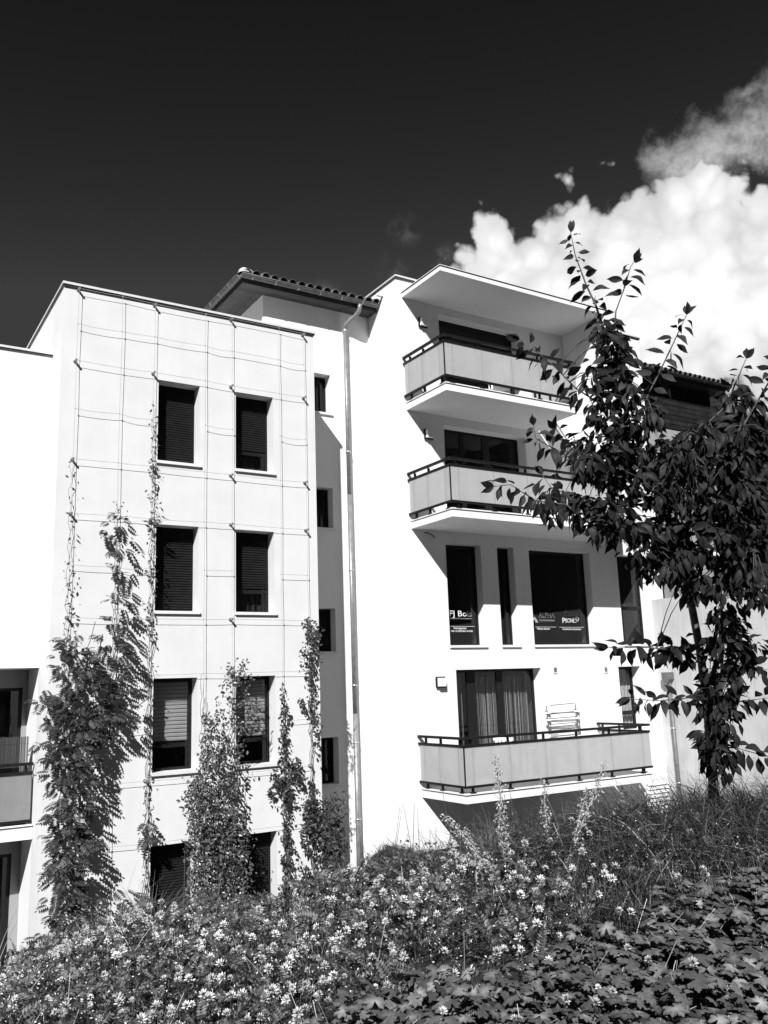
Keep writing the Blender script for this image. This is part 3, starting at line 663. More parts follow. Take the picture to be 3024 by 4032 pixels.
def chair(x, y, z, rot, label, group='white garden chairs'):
    t = thing('garden_chair', label, 'chair', (x, y, z), group); t.rotation_euler[2] = 0
    c, s = math.cos(rot), math.sin(rot)
    def P(px, py, pz): return (x+px*c-py*s, y+px*s+py*c, z+pz)
    def bx(n, x0, x1, y0, y1, z0, z1, tilt=0.0):
        mb = MB(); q = [(px, py) for (px, py) in ((x0, y0), (x1, y0), (x1, y1), (x0, y1))]
        mb.v = [P(px, py, z0) for px, py in q]+[P(px, py+tilt, z1) for px, py in q]
        mb.f = [(0, 3, 2, 1), (4, 5, 6, 7)]+[(i, (i+1) % 4, 4+(i+1) % 4, 4+i) for i in range(4)]; mb.build(n, 'plastic_white', t)
    bx('seat', -.22, .22, -.22, .22, .40, .43)
    for k in range(5): bx('back_slat', -.20+k*.085, -.14+k*.085, .20, .225, .43, .86, .07)
    bx('back_rail', -.23, .23, .268, .30, .861, .92, .01)
    for sx in (-1, 1):
        bx('armrest', sx*.24-.025, sx*.24+.025, -.22, .26, .64, .665)
        for sy in (-1, 1): bx('leg', sx*.23-.018, sx*.23+.018, sy*.2-.018, sy*.2+.018, .003, .64)
chair(12.35, 14.95, -2.088, 2.0, 'white garden chair left of the pair on the lowest balcony'); chair(13.30, 15.0, -2.088, 3.6, 'white garden chair beside the clothes rack on the lowest balcony')
chair(12.55, 14.75, 6.2, 2.6, 'white garden chair behind the top balcony panels')

# ------------------------------------------------------------------ cable trellis on the wing
tr = thing('cable_trellis', 'steel cable trellis on stand-off brackets across the pale wing', 'trellis', (5.4, WA-0.09, -4.4))
WT = WA-0.09
TU = [3.19, 3.96, 4.56, 5.54, 6.08, 7.07, 7.63]; TZ = [7.09, 6.43, 5.73, 4.86, 3.97, 3.02, 2.14, 1.26, 0.31, -0.57, -1.43, -2.42]
node = {}
for i, u in enumerate(TU):
    for j, z in enumerate(TZ): node[i, j] = Vector((u+random.uniform(-.008, .008), WT, z+random.uniform(-.012, .012)))
CRW = 0.0036
for i in range(len(TU)):
    MB().tube([node[i, j] for j in range(len(TZ))]+[(TU[i], WT, -4.7)], CRW, 5).build('vertical_cable', 'cable', tr)
for j, z in enumerate(TZ):
    if j in (3, 6, 9): spans = [(0, 2), (3, 4), (5, 6)]
    else: spans = [(0, 6)]
    for a, b in spans:
        pts = []
        for i in range(a, b):
            p, q = node[i, j], node[i+1, j]; sg = random.uniform(0.0, 0.05) if j in (1, 3, 6, 9) else random.uniform(0, .008)
            pts += [p+(q-p)*t-Vector((0, 0, sg*4*t*(1-t))) for t in (0, .25, .5, .75)]
        pts.append(node[b, j]); MB().tube(pts, CRW, 5).build('horizontal_cable', 'cable', tr)
cm = MB().tube([(0, -0.006, 0), (0, 0.006, 0)], 0.012, 8).mesh('cable_clip', 'cable')
for (i, j), p in node.items():
    if j in (0, 2, 4, 5, 7, 8, 10, 11) and i in (0, 2, 4, 6):
        b = MB().tube([(p.x, WA-0.001, p.z+0.002), (p.x, WT-0.02, p.z)], 0.021, 8).build('bracket', 'zinc', tr); MB().tube([(p.x, WT-0.03, p.z), (p.x, WT-0.012, p.z)], 0.022, 8).build('bracket_cap', 'zinc_bright', b)
        MB().tube([(p.x, WA-0.001, p.z), (p.x, WA-0.012, p.z)], 0.032, 10).build('wall_plate', 'zinc', b)
    else:
        o = bpy.data.objects.new('cable_clip', cm); col.objects.link(o); o.location = p; attach(o, tr)

# ------------------------------------------------------------------ foliage machinery: many copies of a small template joined in one mesh
def inst(name, m, tv, tf, Ms, Ls, parent=None, kind='stuff'):
    tv = np.asarray(tv, float); tf = np.asarray(tf, int); Ms = np.asarray(Ms, float); Ls = np.asarray(Ls, float)
    V = np.einsum('nij,vj->nvi', Ms, tv)+Ls[:, None, :]; n, k = len(Ls), len(tv)
    Fc = (tf[None]+(np.arange(n)*k)[:, None, None]).reshape(-1, tf.shape[1])
    me = bpy.data.meshes.new(name); me.vertices.add(n*k); me.vertices.foreach_set('co', V.reshape(-1)); q = tf.shape[1]
    me.loops.add(len(Fc)*q); me.loops.foreach_set('vertex_index', Fc.reshape(-1)); me.polygons.add(len(Fc))
    me.polygons.foreach_set('loop_start', np.arange(len(Fc))*q); me.polygons.foreach_set('loop_total', np.full(len(Fc), q))
    me.update(calc_edges=True); me.materials.append(MATS[m])
    o = bpy.data.objects.new(name, me); col.objects.link(o); attach(o, parent)
    if kind: o['kind'] = kind
    return o
def frames(Y, Nn):                                    # rotation matrices with +Y along Y and +Z near Nn
    Y = Y/np.linalg.norm(Y, axis=1)[:, None]; X = np.cross(Y, Nn); l = np.linalg.norm(X, axis=1)[:, None]
    X = np.where(l > 1e-6, X/np.maximum(l, 1e-6), np.array([1., 0, 0])); Z = np.cross(X, Y); return np.stack([X, Y, Z], -1)
def rnd(n, *s): return rng.uniform(-1, 1, (n,)+s)
LEAFT = ([(0, 0, 0), (-.20, .30, .04), (.20, .30, .04), (0, .38, -.01), (-.16, .68, .02), (.16, .68, .02), (0, 1, -.10)], [(0, 3, 1, 1), (0, 2, 3, 3), (1, 3, 6, 4), (3, 2, 5, 6)])
LEAF4 = (np.array([(0, 0, 0), (-.24, .5, .05), (0, 1, -.06), (.24, .5, .05)]), np.array([(0, 1, 2, 3)]))
LEAF8 = (np.array([(0, 0, 0), (-.25, .33, .05), (-.2, .68, .03), (0, 1, -.1), (.2, .68, .03), (.25, .33, .05), (0, .5, -.03)]), np.array([(0, 6, 2, 1), (6, 3, 2, 2), (0, 5, 4, 6), (6, 4, 3, 3)]))
def leaf_scatter(name, m, pts, size, parent, droop=0.4, out=(0, -1, 0.3), tmpl=LEAF4):
    n = len(pts); Y = rnd(n, 3); Y[:, 2] -= droop; Nn = np.array(out)+0.8*rnd(n, 3); s = size*rng.uniform(0.6, 1.25, n)
    return inst(name, m, tmpl[0], tmpl[1], frames(Y, Nn)*s[:, None, None], pts, parent)
def pinnate(nl, width, quads=1):                      # a pinnate leaf 1 long, nl pairs of leaflets
    V = []; Fq = []
    for i in range(nl):
        t = 0.16+0.8*i/nl; ln = width*(0.75+0.5*math.sin(math.pi*min(1, (t+.1))))
        for s in (-1, 1):
            b = np.array([0, t, -0.18*t*t]); tip = b+np.array([s*ln, ln*0.42, -0.30*ln]); mid = (b+tip)/2; per = np.array([-s*0.35, 1, 0])*ln*0.25; k = len(V)
            V += [b, mid-per+[0, 0, .02], tip, mid+per+[0, 0, .02]]; Fq.append((k, k+1, k+2, k+3))
    k = len(V); V += [np.array([0, .94, -.16]), np.array([-.06, 1.05, -.2]), np.array([0, 1.2, -.27]), np.array([.06, 1.05, -.2])]; Fq.append((k, k+1, k+2, k+3))
    k = len(V); V += [np.array([-.008, 0, 0]), np.array([.008, 0, 0]), np.array([.005, .95, -.165]), np.array([-.005, .95, -.165])]; Fq.append((k, k+1, k+2, k+3))
    return np.array(V), np.array(Fq)
WIST = pinnate(5, 0.32); VETCH = pinnate(6, 0.20)

# ------------------------------------------------------------------ climbing plants
def strand(mb, u, z0, z1, w=None, r=0.006, wob=0.03):
    pts = []; z = z0; k = 0
    while z < z1:
        pts.append((u+wob*math.sin(k*1.9)+random.uniform(-wob, wob)*.4, (w or WT)+0.012*math.cos(k*1.3), z)); z += 0.14; k += 1
    pts.append((u, (w or WT), z1)); mb.tube(pts, [r*(1-0.6*i/len(pts)) for i in range(len(pts))], 5)
def pin_leaves(name, spots, size, parent, m='leaf_wisteria', tm=WIST):
    """spots: rows of (u, w, z, outward-u direction)"""
    P = np.array([s[:3] for s in spots]); n = len(P); Y = np.stack([np.array([s[3] for s in spots])+0.45*rnd(n), -0.55-0.45*rng.random(n), -0.25+0.55*rnd(n)], -1)
    Nn = np.stack([0.3*rnd(n), -0.5+0.3*rnd(n), 0.8+0.3*rnd(n)], -1); s = size*rng.uniform(0.7, 1.2, n)
    return inst(name, m, tm[0], tm[1], frames(Y, Nn)*s[:, None, None], P, parent)
# wisteria on the first two cables
wv = thing('wisteria_vine', 'dense wisteria climbing the first two cables at the left corner', 'climbing plant', (3.4, WT, -4.85))
mb = MB()
for u, z1 in ((3.17, 4.0), (3.24, 1.0), (3.42, 0.4), (3.93, 3.3), (3.97, 2.6)): strand(mb, u, -4.85 if u < 3.6 else -.6, z1, r=0.007)
mb.tube([(3.42, WT, -1.5), (3.6, WT-.06, -1.0), (3.85, WT-.05, -.65), (3.95, WT, -.4)], .008, 5)
mb.tube([(3.35, WT-.1, 0.3), (3.55, WT-.12, 0.9), (3.62, WT-.1, 1.2)], .006, 5); mb.build('stem', 'bark', wv)
sp = []
def band(zl, zh, ul, uh, n, deep=0.35):
    deep *= 1.25
    for _ in range(int(n*.62)):
        z = random.uniform(zl, zh); u = random.uniform(ul, uh); mid = (ul+uh)/2; sp.append((u, WT-random.uniform(-.02, deep), z, (u-mid)/(uh-ul)*2.4+random.uniform(-.3, .3)))
band(-0.35, 0.45, 3.0, 3.95, 130); band(-1.3, -0.3, 2.95, 3.65, 150); band(-0.9, 0.1, 3.3, 3.85, 60, 0.3); band(-2.4, -1.3, 2.98, 3.55, 150); band(-3.5, -2.4, 2.98, 3.5, 130); band(-4.3, -3.5, 2.9, 3.7, 130, .45); band(-3.9, -3.05, 3.5, 4.4, 100, .35)
band(0.4, 0.75, 3.0, 3.55, 40); band(0.6, 1.0, 3.08, 3.4, 26, .2)
band(0.2, 1.0, 3.65, 4.12, 50, .3); band(1.0, 1.8, 3.74, 4.08, 34, .25); band(1.8, 2.45, 3.78, 4.06, 20, .22); band(2.55, 3.05, 3.74, 4.1, 20, .2); band(-0.4, 0.3, 3.6, 4.25, 45, .3)
band(-0.9, 0.2, 2.72, 2.98, 26, .1)
pin_leaves('foliage', sp, 0.21, wv)
thin = np.array([(3.19+random.gauss(0, .04), WT-abs(random.gauss(0, .04)), z) for z in np.concatenate([np.arange(.7, 2.2, .04), np.arange(2.2, 4.0, .10)])]); leaf_scatter('foliage', 'leaf_wisteria', thin, .07, wv)
thin = np.array([(3.96+random.gauss(0, .04), WT-abs(random.gauss(0, .05)), z) for z in np.arange(2.4, 3.3, .03)]); leaf_scatter('foliage', 'leaf_wisteria', thin, .06, wv)
# thin vine on the third cable
tv = thing('thin_vine', 'thin sparse vine twining up the third cable left of the windows', 'climbing plant', (4.56, WT, -4.85))
mb = MB(); strand(mb, 4.55, -4.85, 5.2, r=.007); strand(mb, 4.58, -4.85, 4.9, r=.006); mb.tube([(4.55, WT, .35), (4.45, WT-.05, .05), (4.28, WT-.06, -.05), (4.18, WT-.05, -.1)], .004, 4); mb.build('stem', 'twig', tv)
pts = []
for z in np.arange(-4.6, 5.1, 0.03):
    k = 1 + (3 if (1.9 < z < 2.4 or 2.9 < z < 3.15 or 3.7 < z < 4.1 or 0.9 < z < 1.5 or -2.4 < z < -2.1) else 0)
    for _ in range(k):
        if random.random() < .65: pts.append((4.56+random.gauss(0, .045), WT-abs(random.gauss(0, .04)), z+random.uniform(-.02, .02)))
leaf_scatter('foliage', 'leaf_vine', np.array(pts), 0.07, tv)
sp = [(4.56, WT-.03, z, s) for z in (-2.1, -2.3, -2.35, -3.3, -3.4, -4.0, -4.1, 2.95) for s in (-1, 1) if random.random() < .8]; pin_leaves('foliage', sp, .2, tv)
def bushy(root, specs, size, m, tmpl=LEAF8, deep=.3, spread=.09):
    P = []
    for (ul, uh, zl, zh, n) in specs:
        k = max(1, n//14)                             # clumps, so that gaps stay open
        for _ in range(k):
            c = (random.uniform(ul, uh), WT-random.uniform(0, deep), random.uniform(zl, zh)); a = random.uniform(-1, 1)
            for _ in range(14):
                t = random.gauss(0, spread); P.append((c[0]+t*a+random.gauss(0, spread*.35), c[1]+random.gauss(0, .04), c[2]+t*.6+random.gauss(0, .05)))
    leaf_scatter('foliage', m, np.array(P), size, root, tmpl=tmpl); return P
# honeysuckle between the window columns
hs = thing('honeysuckle', 'broad flowering honeysuckle filling the space between the two window columns', 'climbing plant', (5.75, WT, -4.85))
mb = MB()
for u, z1 in ((5.5, .3), (5.57, -.1), (6.05, .45), (6.1, .2), (5.8, -1.0), (5.3, -1.6), (6.3, -1.6)): strand(mb, u, -4.85, z1, r=.008)
mb.build('stem', 'twig', hs)
Pb = bushy(hs, [(5.3, 6.2, -4.6, -3.4, 2400), (5.25, 6.25, -3.4, -2.3, 2500), (5.25, 6.1, -2.3, -1.5, 1400), (5.35, 6.05, -1.5, -.9, 420), (5.42, 5.7, -.9, -.4, 170), (5.9, 6.2, -1.2, -.4, 150), (5.75, 6.4, -.4, .05, 170), (5.8, 6.35, .05, .45, 150), (5.9, 6.9, -4.5, -3.7, 420)], .068, 'leaf_vine', deep=.42)
idx = rng.choice(len(Pb), 260, replace=False); o = leaf_scatter('blossom', 'flower_cream', np.array([Pb[i] for i in idx])+np.array([0, -.05, .02]), .055, hs)
# vines on the two right cables
v5 = thing('strand_vine', 'narrow leafy vine with a tuft on the sixth cable right of the windows', 'climbing plant', (7.07, WT, -4.85))
mb = MB(); strand(mb, 7.06, -4.85, .1, r=.009); strand(mb, 7.10, -4.85, -.4, r=.008); mb.build('stem', 'twig', v5)
bushy(v5, [(7.03, 7.13, -4.6, -1.5, 700), (6.9, 7.4, -1.75, -1.3, 300), (6.75, 6.95, -2.1, -1.55, 56), (7.04, 7.1, -1.2, -.3, 90)], .075, 'leaf_wisteria', deep=.10, spread=.05)
pts = np.array([(7.07+random.gauss(0, .03), WT-abs(random.gauss(0, .03)), z) for z in np.arange(-1.3, .15, .022)]); leaf_scatter('foliage', 'leaf_wisteria', pts, .085, v5, droop=1.2)
v6 = thing('corner_vine', 'leafy vine on the last cable spilling round the corner of the wing', 'climbing plant', (7.7, WT, -4.85))
mb = MB(); strand(mb, 7.62, -4.85, 1.25, r=.009); strand(mb, 7.66, -4.85, .6, r=.008); mb.build('stem', 'twig', v6)
bushy(v6, [(7.4, 8.2, -3.1, -1.95, 1700), (7.3, 8.05, -4.6, -3.1, 1500), (7.52, 7.8, .75, 1.2, 200), (7.56, 7.72, .0, .75, 170), (7.35, 7.55, .3, .7, 42), (7.56, 7.72, -.75, 0, 110), (7.38, 7.55, -.45, -.2, 56), (7.6, 7.68, -1.9, -.7, 90)], .072, 'leaf_wisteria', deep=.25, spread=.06)

# ------------------------------------------------------------------ the cherry tree
TD = 6.3
tb = at(2813, 3165, TD)
tree = thing('cherry_tree', 'young cherry tree with dark drooping leaves in front of the balcony block', 'tree', (tb.x, tb.y, float(ground_h(tb.x, tb.y))))
mb = MB()
trunk = [at(2816, 3260, TD), at(2813, 3145, TD), at(2802, 2990, TD), at(2783, 2760, TD), at(2756, 2560, TD), at(2723, 2381, TD), at(2690, 2230, TD), at(2640, 2080, TD)]
mb.tube(trunk, [.044, .038, .034, .031, .029, .027, .024, .021], 12); mb.build('trunk', 'bark', tree, True)
BR_ = []
def br(pts, r0, r1=0.0025, leafy=0.6, ntip=1.0):
    P = [at(*p) for p in pts]; m = len(P); MB().tube(P, [r0+(r1-r0)*i/(m-1) for i in range(m)], 6).build('branch', 'bark', tree, True); BR_.append((P, leafy, ntip)); return P
br([(2640, 2080, TD), (2560, 1860, 6.3), (2470, 1640, 6.25), (2420, 1480, 6.2), (2385, 1320, 6.2), (2345, 1200, 6.2), (2307, 1119, 6.2), (2265, 1005, 6.2), (2247, 915, 6.2)], .018, .0025, .45)
br([(2425, 1500, 6.2), (2415, 1360, 6.15), (2425, 1225, 6.1), (2460, 1130, 6.1), (2482, 1053, 6.1), (2496, 1030, 6.1)], .008, .002, .7)
br([(2600, 1950, 6.3), (2540, 1700, 6.1), (2545, 1570, 6.0), (2627, 1403, 6.0), (2675, 1300, 6.0), (2703, 1240, 6.0)], .010, .002, .5)
br([(2690, 2230, 6.3), (2720, 1950, 6.1), (2747, 1704, 6.0), (2856, 1602, 5.9), (2916, 1463, 5.9), (2938, 1412, 5.9)], .013, .002, .5)
br([(2837, 2300, 6.3), (2880, 2000, 6.0), (2928, 1674, 5.8), (3024, 1510, 5.75), (3075, 1400, 5.7)], .014, .002, .3)
br([(2440, 1620, 6.22), (2380, 1600, 6.1), (2268, 1530, 6.0), (2190, 1450, 5.95), (2123, 1392, 5.9), (2045, 1338, 5.9)], .008, .002, .35)
br([(2560, 1880, 6.3), (2400, 1850, 6.1), (2271, 1815, 6.0), (2181, 1767, 5.95), (2111, 1728, 5.9), (2100, 1675, 5.9)], .008, .002, .35)
br([(2520, 1860, 6.3), (2380, 1850, 6.3), (2301, 1821, 6.3), (2217, 1728, 6.25), (2190, 1690, 6.25)], .006, .002, .3)
br([(2650, 2110, 6.3), (2450, 2120, 6.1), (2301, 2050, 5.95), (2229, 1987, 5.9), (2111, 1972, 5.85), (2010, 1908, 5.8), (1945, 1915, 5.8)], .009, .002, .3)
br([(2640, 2090, 6.3), (2420, 2060, 6.2), (2330, 1980, 6.2), (2170, 1920, 6.2), (2135, 1870, 6.2)], .006, .002, .4)
br([(2740, 2590, 6.3), (2690, 2575, 6.1), (2627, 2557, 6.0), (2500, 2545, 5.9), (2395, 2550, 5.85)], .007, .002, .1)
br([(2765, 2760, 6.3), (2717, 2747, 6.15), (2602, 2759, 6.0), (2480, 2752, 5.95)], .006, .002, .2)
br([(2800, 2600, 6.3), (2898, 2608, 6.1), (3030, 2640, 5.9)], .006, .002, .2); br([(2800, 2800, 6.3), (2900, 2765, 6.1), (3040, 2745, 6.0)], .006, .002, .3); br([(2810, 2940, 6.3), (2900, 2945, 6.1), (3040, 2985, 6.0)], .006, .002, .3)
br([(2720, 2370, 6.3), (2790, 2330, 6.25), (2837, 2290, 6.2), (2900, 2200, 6.0), (3010, 2120, 5.8)], .014, .003, .3)
br([(2800, 2990, 6.3), (2840, 2750, 6.15), (2845, 2500, 6.1), (2837, 2300, 6.15)], .013, .010, .0)
def cherry_leaf(curve, fold):
    rows = [(0, .012), (.09, .08), (.23, .165), (.40, .212), (.58, .205), (.74, .14), (.87, .055), (1.0, .003)]; V = []; Fq = []
    for t, w in rows:
        z = -curve*t*t; y = t*(1-.12*curve*t)
        for s in (-1, 0, 1): V.append((s*w+0.02*math.sin(9*t), y, z+abs(s)*w*fold+0.012*math.sin(14*t)*abs(s)))
    for i in range(len(rows)-1):
        for j in (0, 1): Fq.append((3*i+j, 3*i+j+1, 3*i+j+4, 3*i+j+3))
    V += [(-.006, -.22, .02), (.006, -.22, .02), (.006, 0, 0), (-.006, 0, 0)]; k = len(V); Fq.append((k-4, k-3, k-2, k-1)); return np.array(V), np.array(Fq)
CLV = [cherry_leaf(.20, .35), cherry_leaf(.42, .65), cherry_leaf(.70, .30), cherry_leaf(.30, -.12)]
lp = []                                               # leaves: (point, direction, normal, size)
def put(p, dirv, nrm, s): lp.append((np.array(p), np.array(dirv), np.array(nrm), s))
camv = lambda p: -np.array(p)/np.linalg.norm(p)
for P, leafy, nt_ in BR_:
    if leafy == 0: continue
    seg = [(P[i+1]-P[i]).length for i in range(len(P)-1)]; tot = sum(seg); s = tot*leafy; side = 1; k = 0
    while s < tot:
        a = 0
        for i, l in enumerate(seg):
            if a+l >= s: break
            a += l
        t = (P[i+1]-P[i]).normalized(); p = P[i]+t*(s-a); k += 1; ang = k*2.4+random.uniform(-.4, .4)
        o1 = t.orthogonal().normalized(); o2 = t.cross(o1); o = o1*math.cos(ang)+o2*math.sin(ang)
        dv = o*0.9+t*0.35+Vector((0, 0, -0.45)); q = p+o*0.025; fr = s/tot
        put(q, dv, np.array([0, 0, .6])+.6*rnd(1, 3)[0]+0.7*camv(p), random.uniform(.095, .14)*(1-.3*max(0, fr-.85)/.15)); s += random.uniform(.016, .029)
    t = (P[-1]-P[-2]).normalized()
    for _ in range(3): put(P[-1], t+Vector(rnd(1, 3)[0])*.5, rnd(1, 3)[0]*.6+camv(P[-1]), random.uniform(.08, .11))
skel = np.array([tuple(P[i]+(P[i+1]-P[i])*q) for P, l, n in BR_ for i in range(len(P)-1) for q in (0, .33, .66)]+[tuple(p) for p in trunk])
blobs = [(2395, 1330, 50, 110, 40), (2405, 1480, 75, 130, 80), (2430, 1640, 120, 130, 120), (2370, 1800, 130, 80, 90), (2510, 1880, 190, 130, 170), (2660, 1850, 170, 120, 150), (2810, 1780, 160, 110, 130), (2960, 1780, 110, 170, 130), (2690, 2030, 250, 130, 230), (2470, 2070, 120, 70, 75), (2910, 2040, 150, 160, 190), (2610, 2190, 150, 70, 100), (2790, 2240, 160, 90, 120), (2960, 2260, 100, 100, 90), (2700, 2310, 60, 50, 26), (2920, 1600, 60, 90, 26), (2600, 1640, 60, 60, 18), (2200, 1985, 70, 45, 30), (2330, 1990, 90, 40, 40),
         (2880, 2540, 110, 60, 60), (2835, 2660, 75, 80, 60), (2835, 2790, 75, 90, 75), (2825, 2900, 65, 70, 55), (2800, 2965, 50, 40, 20), (2870, 2420, 70, 70, 40), (2680, 2560, 60, 35, 16), (2960, 2580, 60, 40, 18), (2840, 3000, 35, 50, 10)]
tw = MB()
for (cx, cy, rx, ry, n) in blobs:
    for _ in range(max(1, int(n/3.2))):
        a = random.uniform(0, 6.283); q = math.sqrt(random.random())
        low = cy > 2400
        p = at(cx+rx*q*math.cos(a), cy+ry*q*math.sin(a), 6.15+(random.uniform(-.2, .15) if low else random.uniform(-.55, .5))); pn = np.array(p)
        j = int(np.argmin(((skel-pn)**2).sum(1))); b = Vector(skel[j]); dv = p-b
        if dv.length > .02: tw.tube([b, b+dv*.5+Vector((0, 0, .03)), p], [.004, .003, .0016], 4, False)
        dv = dv.normalized() if dv.length > .01 else Vector((0, 0, 1))
        for _ in range(7):
            r3 = Vector(rnd(1, 3)[0]); put(p+r3*.05, r3*.8+dv*.5+Vector((0, 0, -.75)), np.array([0, 0, .7])+.85*rnd(1, 3)[0]+.5*camv(pn), random.uniform(.065, .112))
tw.build('twigs', 'twig', tree)['kind'] = 'stuff'
order = sorted(range(len(lp)), key=lambda i: np.linalg.norm(lp[i][0])/lp[i][3])
infr = []
for i in order:
    p = Vector(lp[i][0]); d = p.dot(CF); x = p.dot(CR)/d*FPX+1512
    if x < 3020: infr.append(i)
big = infr[:300]; bs = set(big)
cme = []
for V, Fq in CLV:
    m_ = MB(); m_.v = [tuple(v) for v in V]; m_.f = [tuple(f) for f in Fq]; cme.append(m_.mesh('leaf', 'leaf_cherry', True))
Y = np.array([l[1] for l in lp], float); Nn = np.array([l[2] for l in lp], float); Fr = frames(Y, Nn); S = np.array([l[3] for l in lp])
vr = rng.integers(0, 4, len(lp))
for i in big:
    o = bpy.data.objects.new('leaf', cme[vr[i]]); col.objects.link(o); o.parent = tree
    m4 = Matrix([list(Fr[i][r]*S[i])+[lp[i][0][r]-tree.location[r]] for r in range(3)]+[[0, 0, 0, 1]]); o.matrix_local = m4
for k in range(4):
    sel = [i for i in range(len(lp)) if i not in bs and vr[i] == k]
    inst('foliage', 'leaf_cherry', CLV[k][0], CLV[k][1], Fr[sel]*S[sel][:, None, None], np.array([lp[i][0] for i in sel]), tree)

# ------------------------------------------------------------------ background tree at the far right
bt = thing('background_tree', 'small-leaved tree behind the cherry at the right edge', 'tree', (26.5, 15.0, -4.6))
MB().tube([(26.5, 15.0, -4.8), (26.6, 15.1, -1.0), (26.4, 15.0, 2.5), (26.5, 15.2, 6.0)], [.22, .18, .12, .04], 8).build('trunk', 'bark', bt, True)
for k in range(7): a = k*.9; MB().tube([(26.5, 15.05, -.5+k*.9), (26.5+math.cos(a), 15+math.sin(a), .3+k*.9), (26.5+1.7*math.cos(a), 15+1.7*math.sin(a), 1.2+k*.9)], [.07, .045, .015], 6).build('branch', 'bark', bt, True)
P = []
for _ in range(260):
    a = random.uniform(0, 6.28); e = random.uniform(-1, 1); q = random.uniform(.45, 1.0); z = 2.6+3.9*e*q; rr = 2.1*math.sqrt(max(0, 1-e*e))*q+.1
    c = np.array([26.5+rr*math.cos(a), 15+rr*math.sin(a), z]); P.append(c+rng.normal(0, .26, (40, 3)))
leaf_scatter('crown', 'leaf_back', np.concatenate(P), .12, bt, out=(-.4, -.6, .7))

# ------------------------------------------------------------------ the planted bank
def world_rd(r, d): return r*RH.x+d*FH.x, r*RH.y+d*FH.y
GBX = [0, 1050, 1200, 1400, 1600, 2050, 2200, 2400, 2650, 2800, 3024, 4000]; GBY = [4700, 4200, 4040, 3950, 3870, 3850, 3700, 3650, 3530, 3500, 3440, 3300]
def pixel(X, Y, Z):
    d = X*CF.x+Y*CF.y+Z*CF.z; return 1512+FPX*(X*CR.x+Y*CR.y+Z*CR.z)/d, 2016-FPX*(X*CU.x+Y*CU.y+Z*CU.z)/d
def bank_points(n, r0, r1, d0, d1):
    r = rng.uniform(r0, r1, n); d = rng.uniform(d0, d1, n); x, y = world_rd(r, d); z = ground_h(x, y); px, py = pixel(x, y, z+.18); return r, d, x, y, z, px, py
def zone(px, py, x): return py > np.interp(px, GBX, GBY)+18*np.sin(px*.021)+14*np.sin(py*.03)
# crown vetch: creeping pinnate leaves
r, d, x, y, z, px, py = bank_points(11000, -4.2, 3.6, 3.0, 7.0)
ger = zone(px, py, x); grs = (px > 2300)
keep = ~ger & ~(grs & (rng.random(len(r)) > .22)) & ~((px > 1800) & (d > 5.9) & (rng.random(len(r)) > .5)) | (ger & (rng.random(len(r)) < .06))
r, d, x, y, z = r[keep], d[keep], x[keep], y[keep], z[keep]; n = len(r)
h = rng.beta(2.2, 1.5, n)*.24*(1+.25*np.sin(r*3.1)*np.sin(d*2.7)); P = np.stack([x, y, z+h], -1); Yv = rnd(n, 3); Yv[:, 2] = Yv[:, 2]*.6+.25; Nn = np.array([0, 0, .9])+.95*rnd(n, 3)
vet = inst('crown_vetch', 'leaf_vetch', VETCH[0], VETCH[1], frames(Yv, Nn)*(.115*rng.uniform(.7, 1.3, n))[:, None, None], P); tag(vet, 'mass of fine-leaved crown vetch covering the bank', 'ground cover')
# flower heads
def flower_mesh():
    V = []; Fq = []
    for k in range(15):
        a = k*2.399; e = 1.5*math.sqrt((k+.5)/15); dr = np.array([math.sin(e)*math.cos(a), math.sin(e)*math.sin(a), math.cos(e)]); sd = np.cross(dr, [0, 0, 1.]); sd = sd/np.linalg.norm(sd) if np.linalg.norm(sd) > .05 else np.array([1., 0, 0]); up = np.cross(sd, dr)
        b = dr*.30; c = dr*1.0; w = .17; i = len(V); V += [b, c*.72-sd*w, c*1.05+up*.06, c*.72+sd*w]; Fq.append((i, i+1, i+2, i+3))
        i = len(V); V += [b, c*.55-up*w*.9, c*.85-up*.14, c*.7]; Fq.append((i, i+1, i+2, i+3))
    return np.array(V), np.array(Fq)
FV, FF = flower_mesh(); fm = MB(); fm.v = [tuple(v) for v in FV]; fm.f = [tuple(f) for f in FF]; fme = fm.mesh('flower_head', 'petal')
r, d, x, y, z, px, py = bank_points(2600, -3.6, 3.2, 3.3, 6.6); ger = zone(px, py, x)
dens = np.interp(px, [0, 700, 1300, 2000, 2400, 3024], [1, 1, .8, .85, .45, .10])*np.where(ger, .35, 1)*np.clip(.55+.6*np.sin(r*2.3+.5)*np.sin(d*3.1+1)+.3, .1, 1)*np.where(py < np.interp(px, [0, 1000, 2000, 3024], [3690, 3560, 3420, 3420]), .35, 1)
ok = (rng.random(len(r)) < dens*.72) & (px > -60) & (px < 3080) & (py < 4100)
x, y, z, px, py, d = x[ok], y[ok], z[ok], px[ok], py[ok], d[ok]; o_ = np.argsort(d); st = MB(); small = []
for k, i in enumerate(o_):
    hh = random.uniform(.19, .29); p = Vector((x[i], y[i], z[i]+hh)); s = random.uniform(.017, .033); nn = Vector((-.25, -.55, .75))+Vector(rnd(1, 3)[0])*.45
    st.tube([(p.x+random.uniform(-.03, .03), p.y+random.uniform(-.03, .03), z[i]+.02), p], .0018, 3, False); q = nn.to_track_quat('Z', 'Y').to_matrix()
    if k < 300:
        o = bpy.data.objects.new('flower_head', fme); col.objects.link(o); o.parent = vet; o.matrix_local = Matrix.Translation(p) @ q.to_4x4() @ Matrix.Scale(s, 4)
    else: small.append((np.array(q)*s, tuple(p)))
if small: inst('flower_heads', 'petal', FV, FF, [s[0] for s in small], [s[1] for s in small], vet)
o = st.build('flower_stalks', 'grass', vet); o['kind'] = 'stuff'
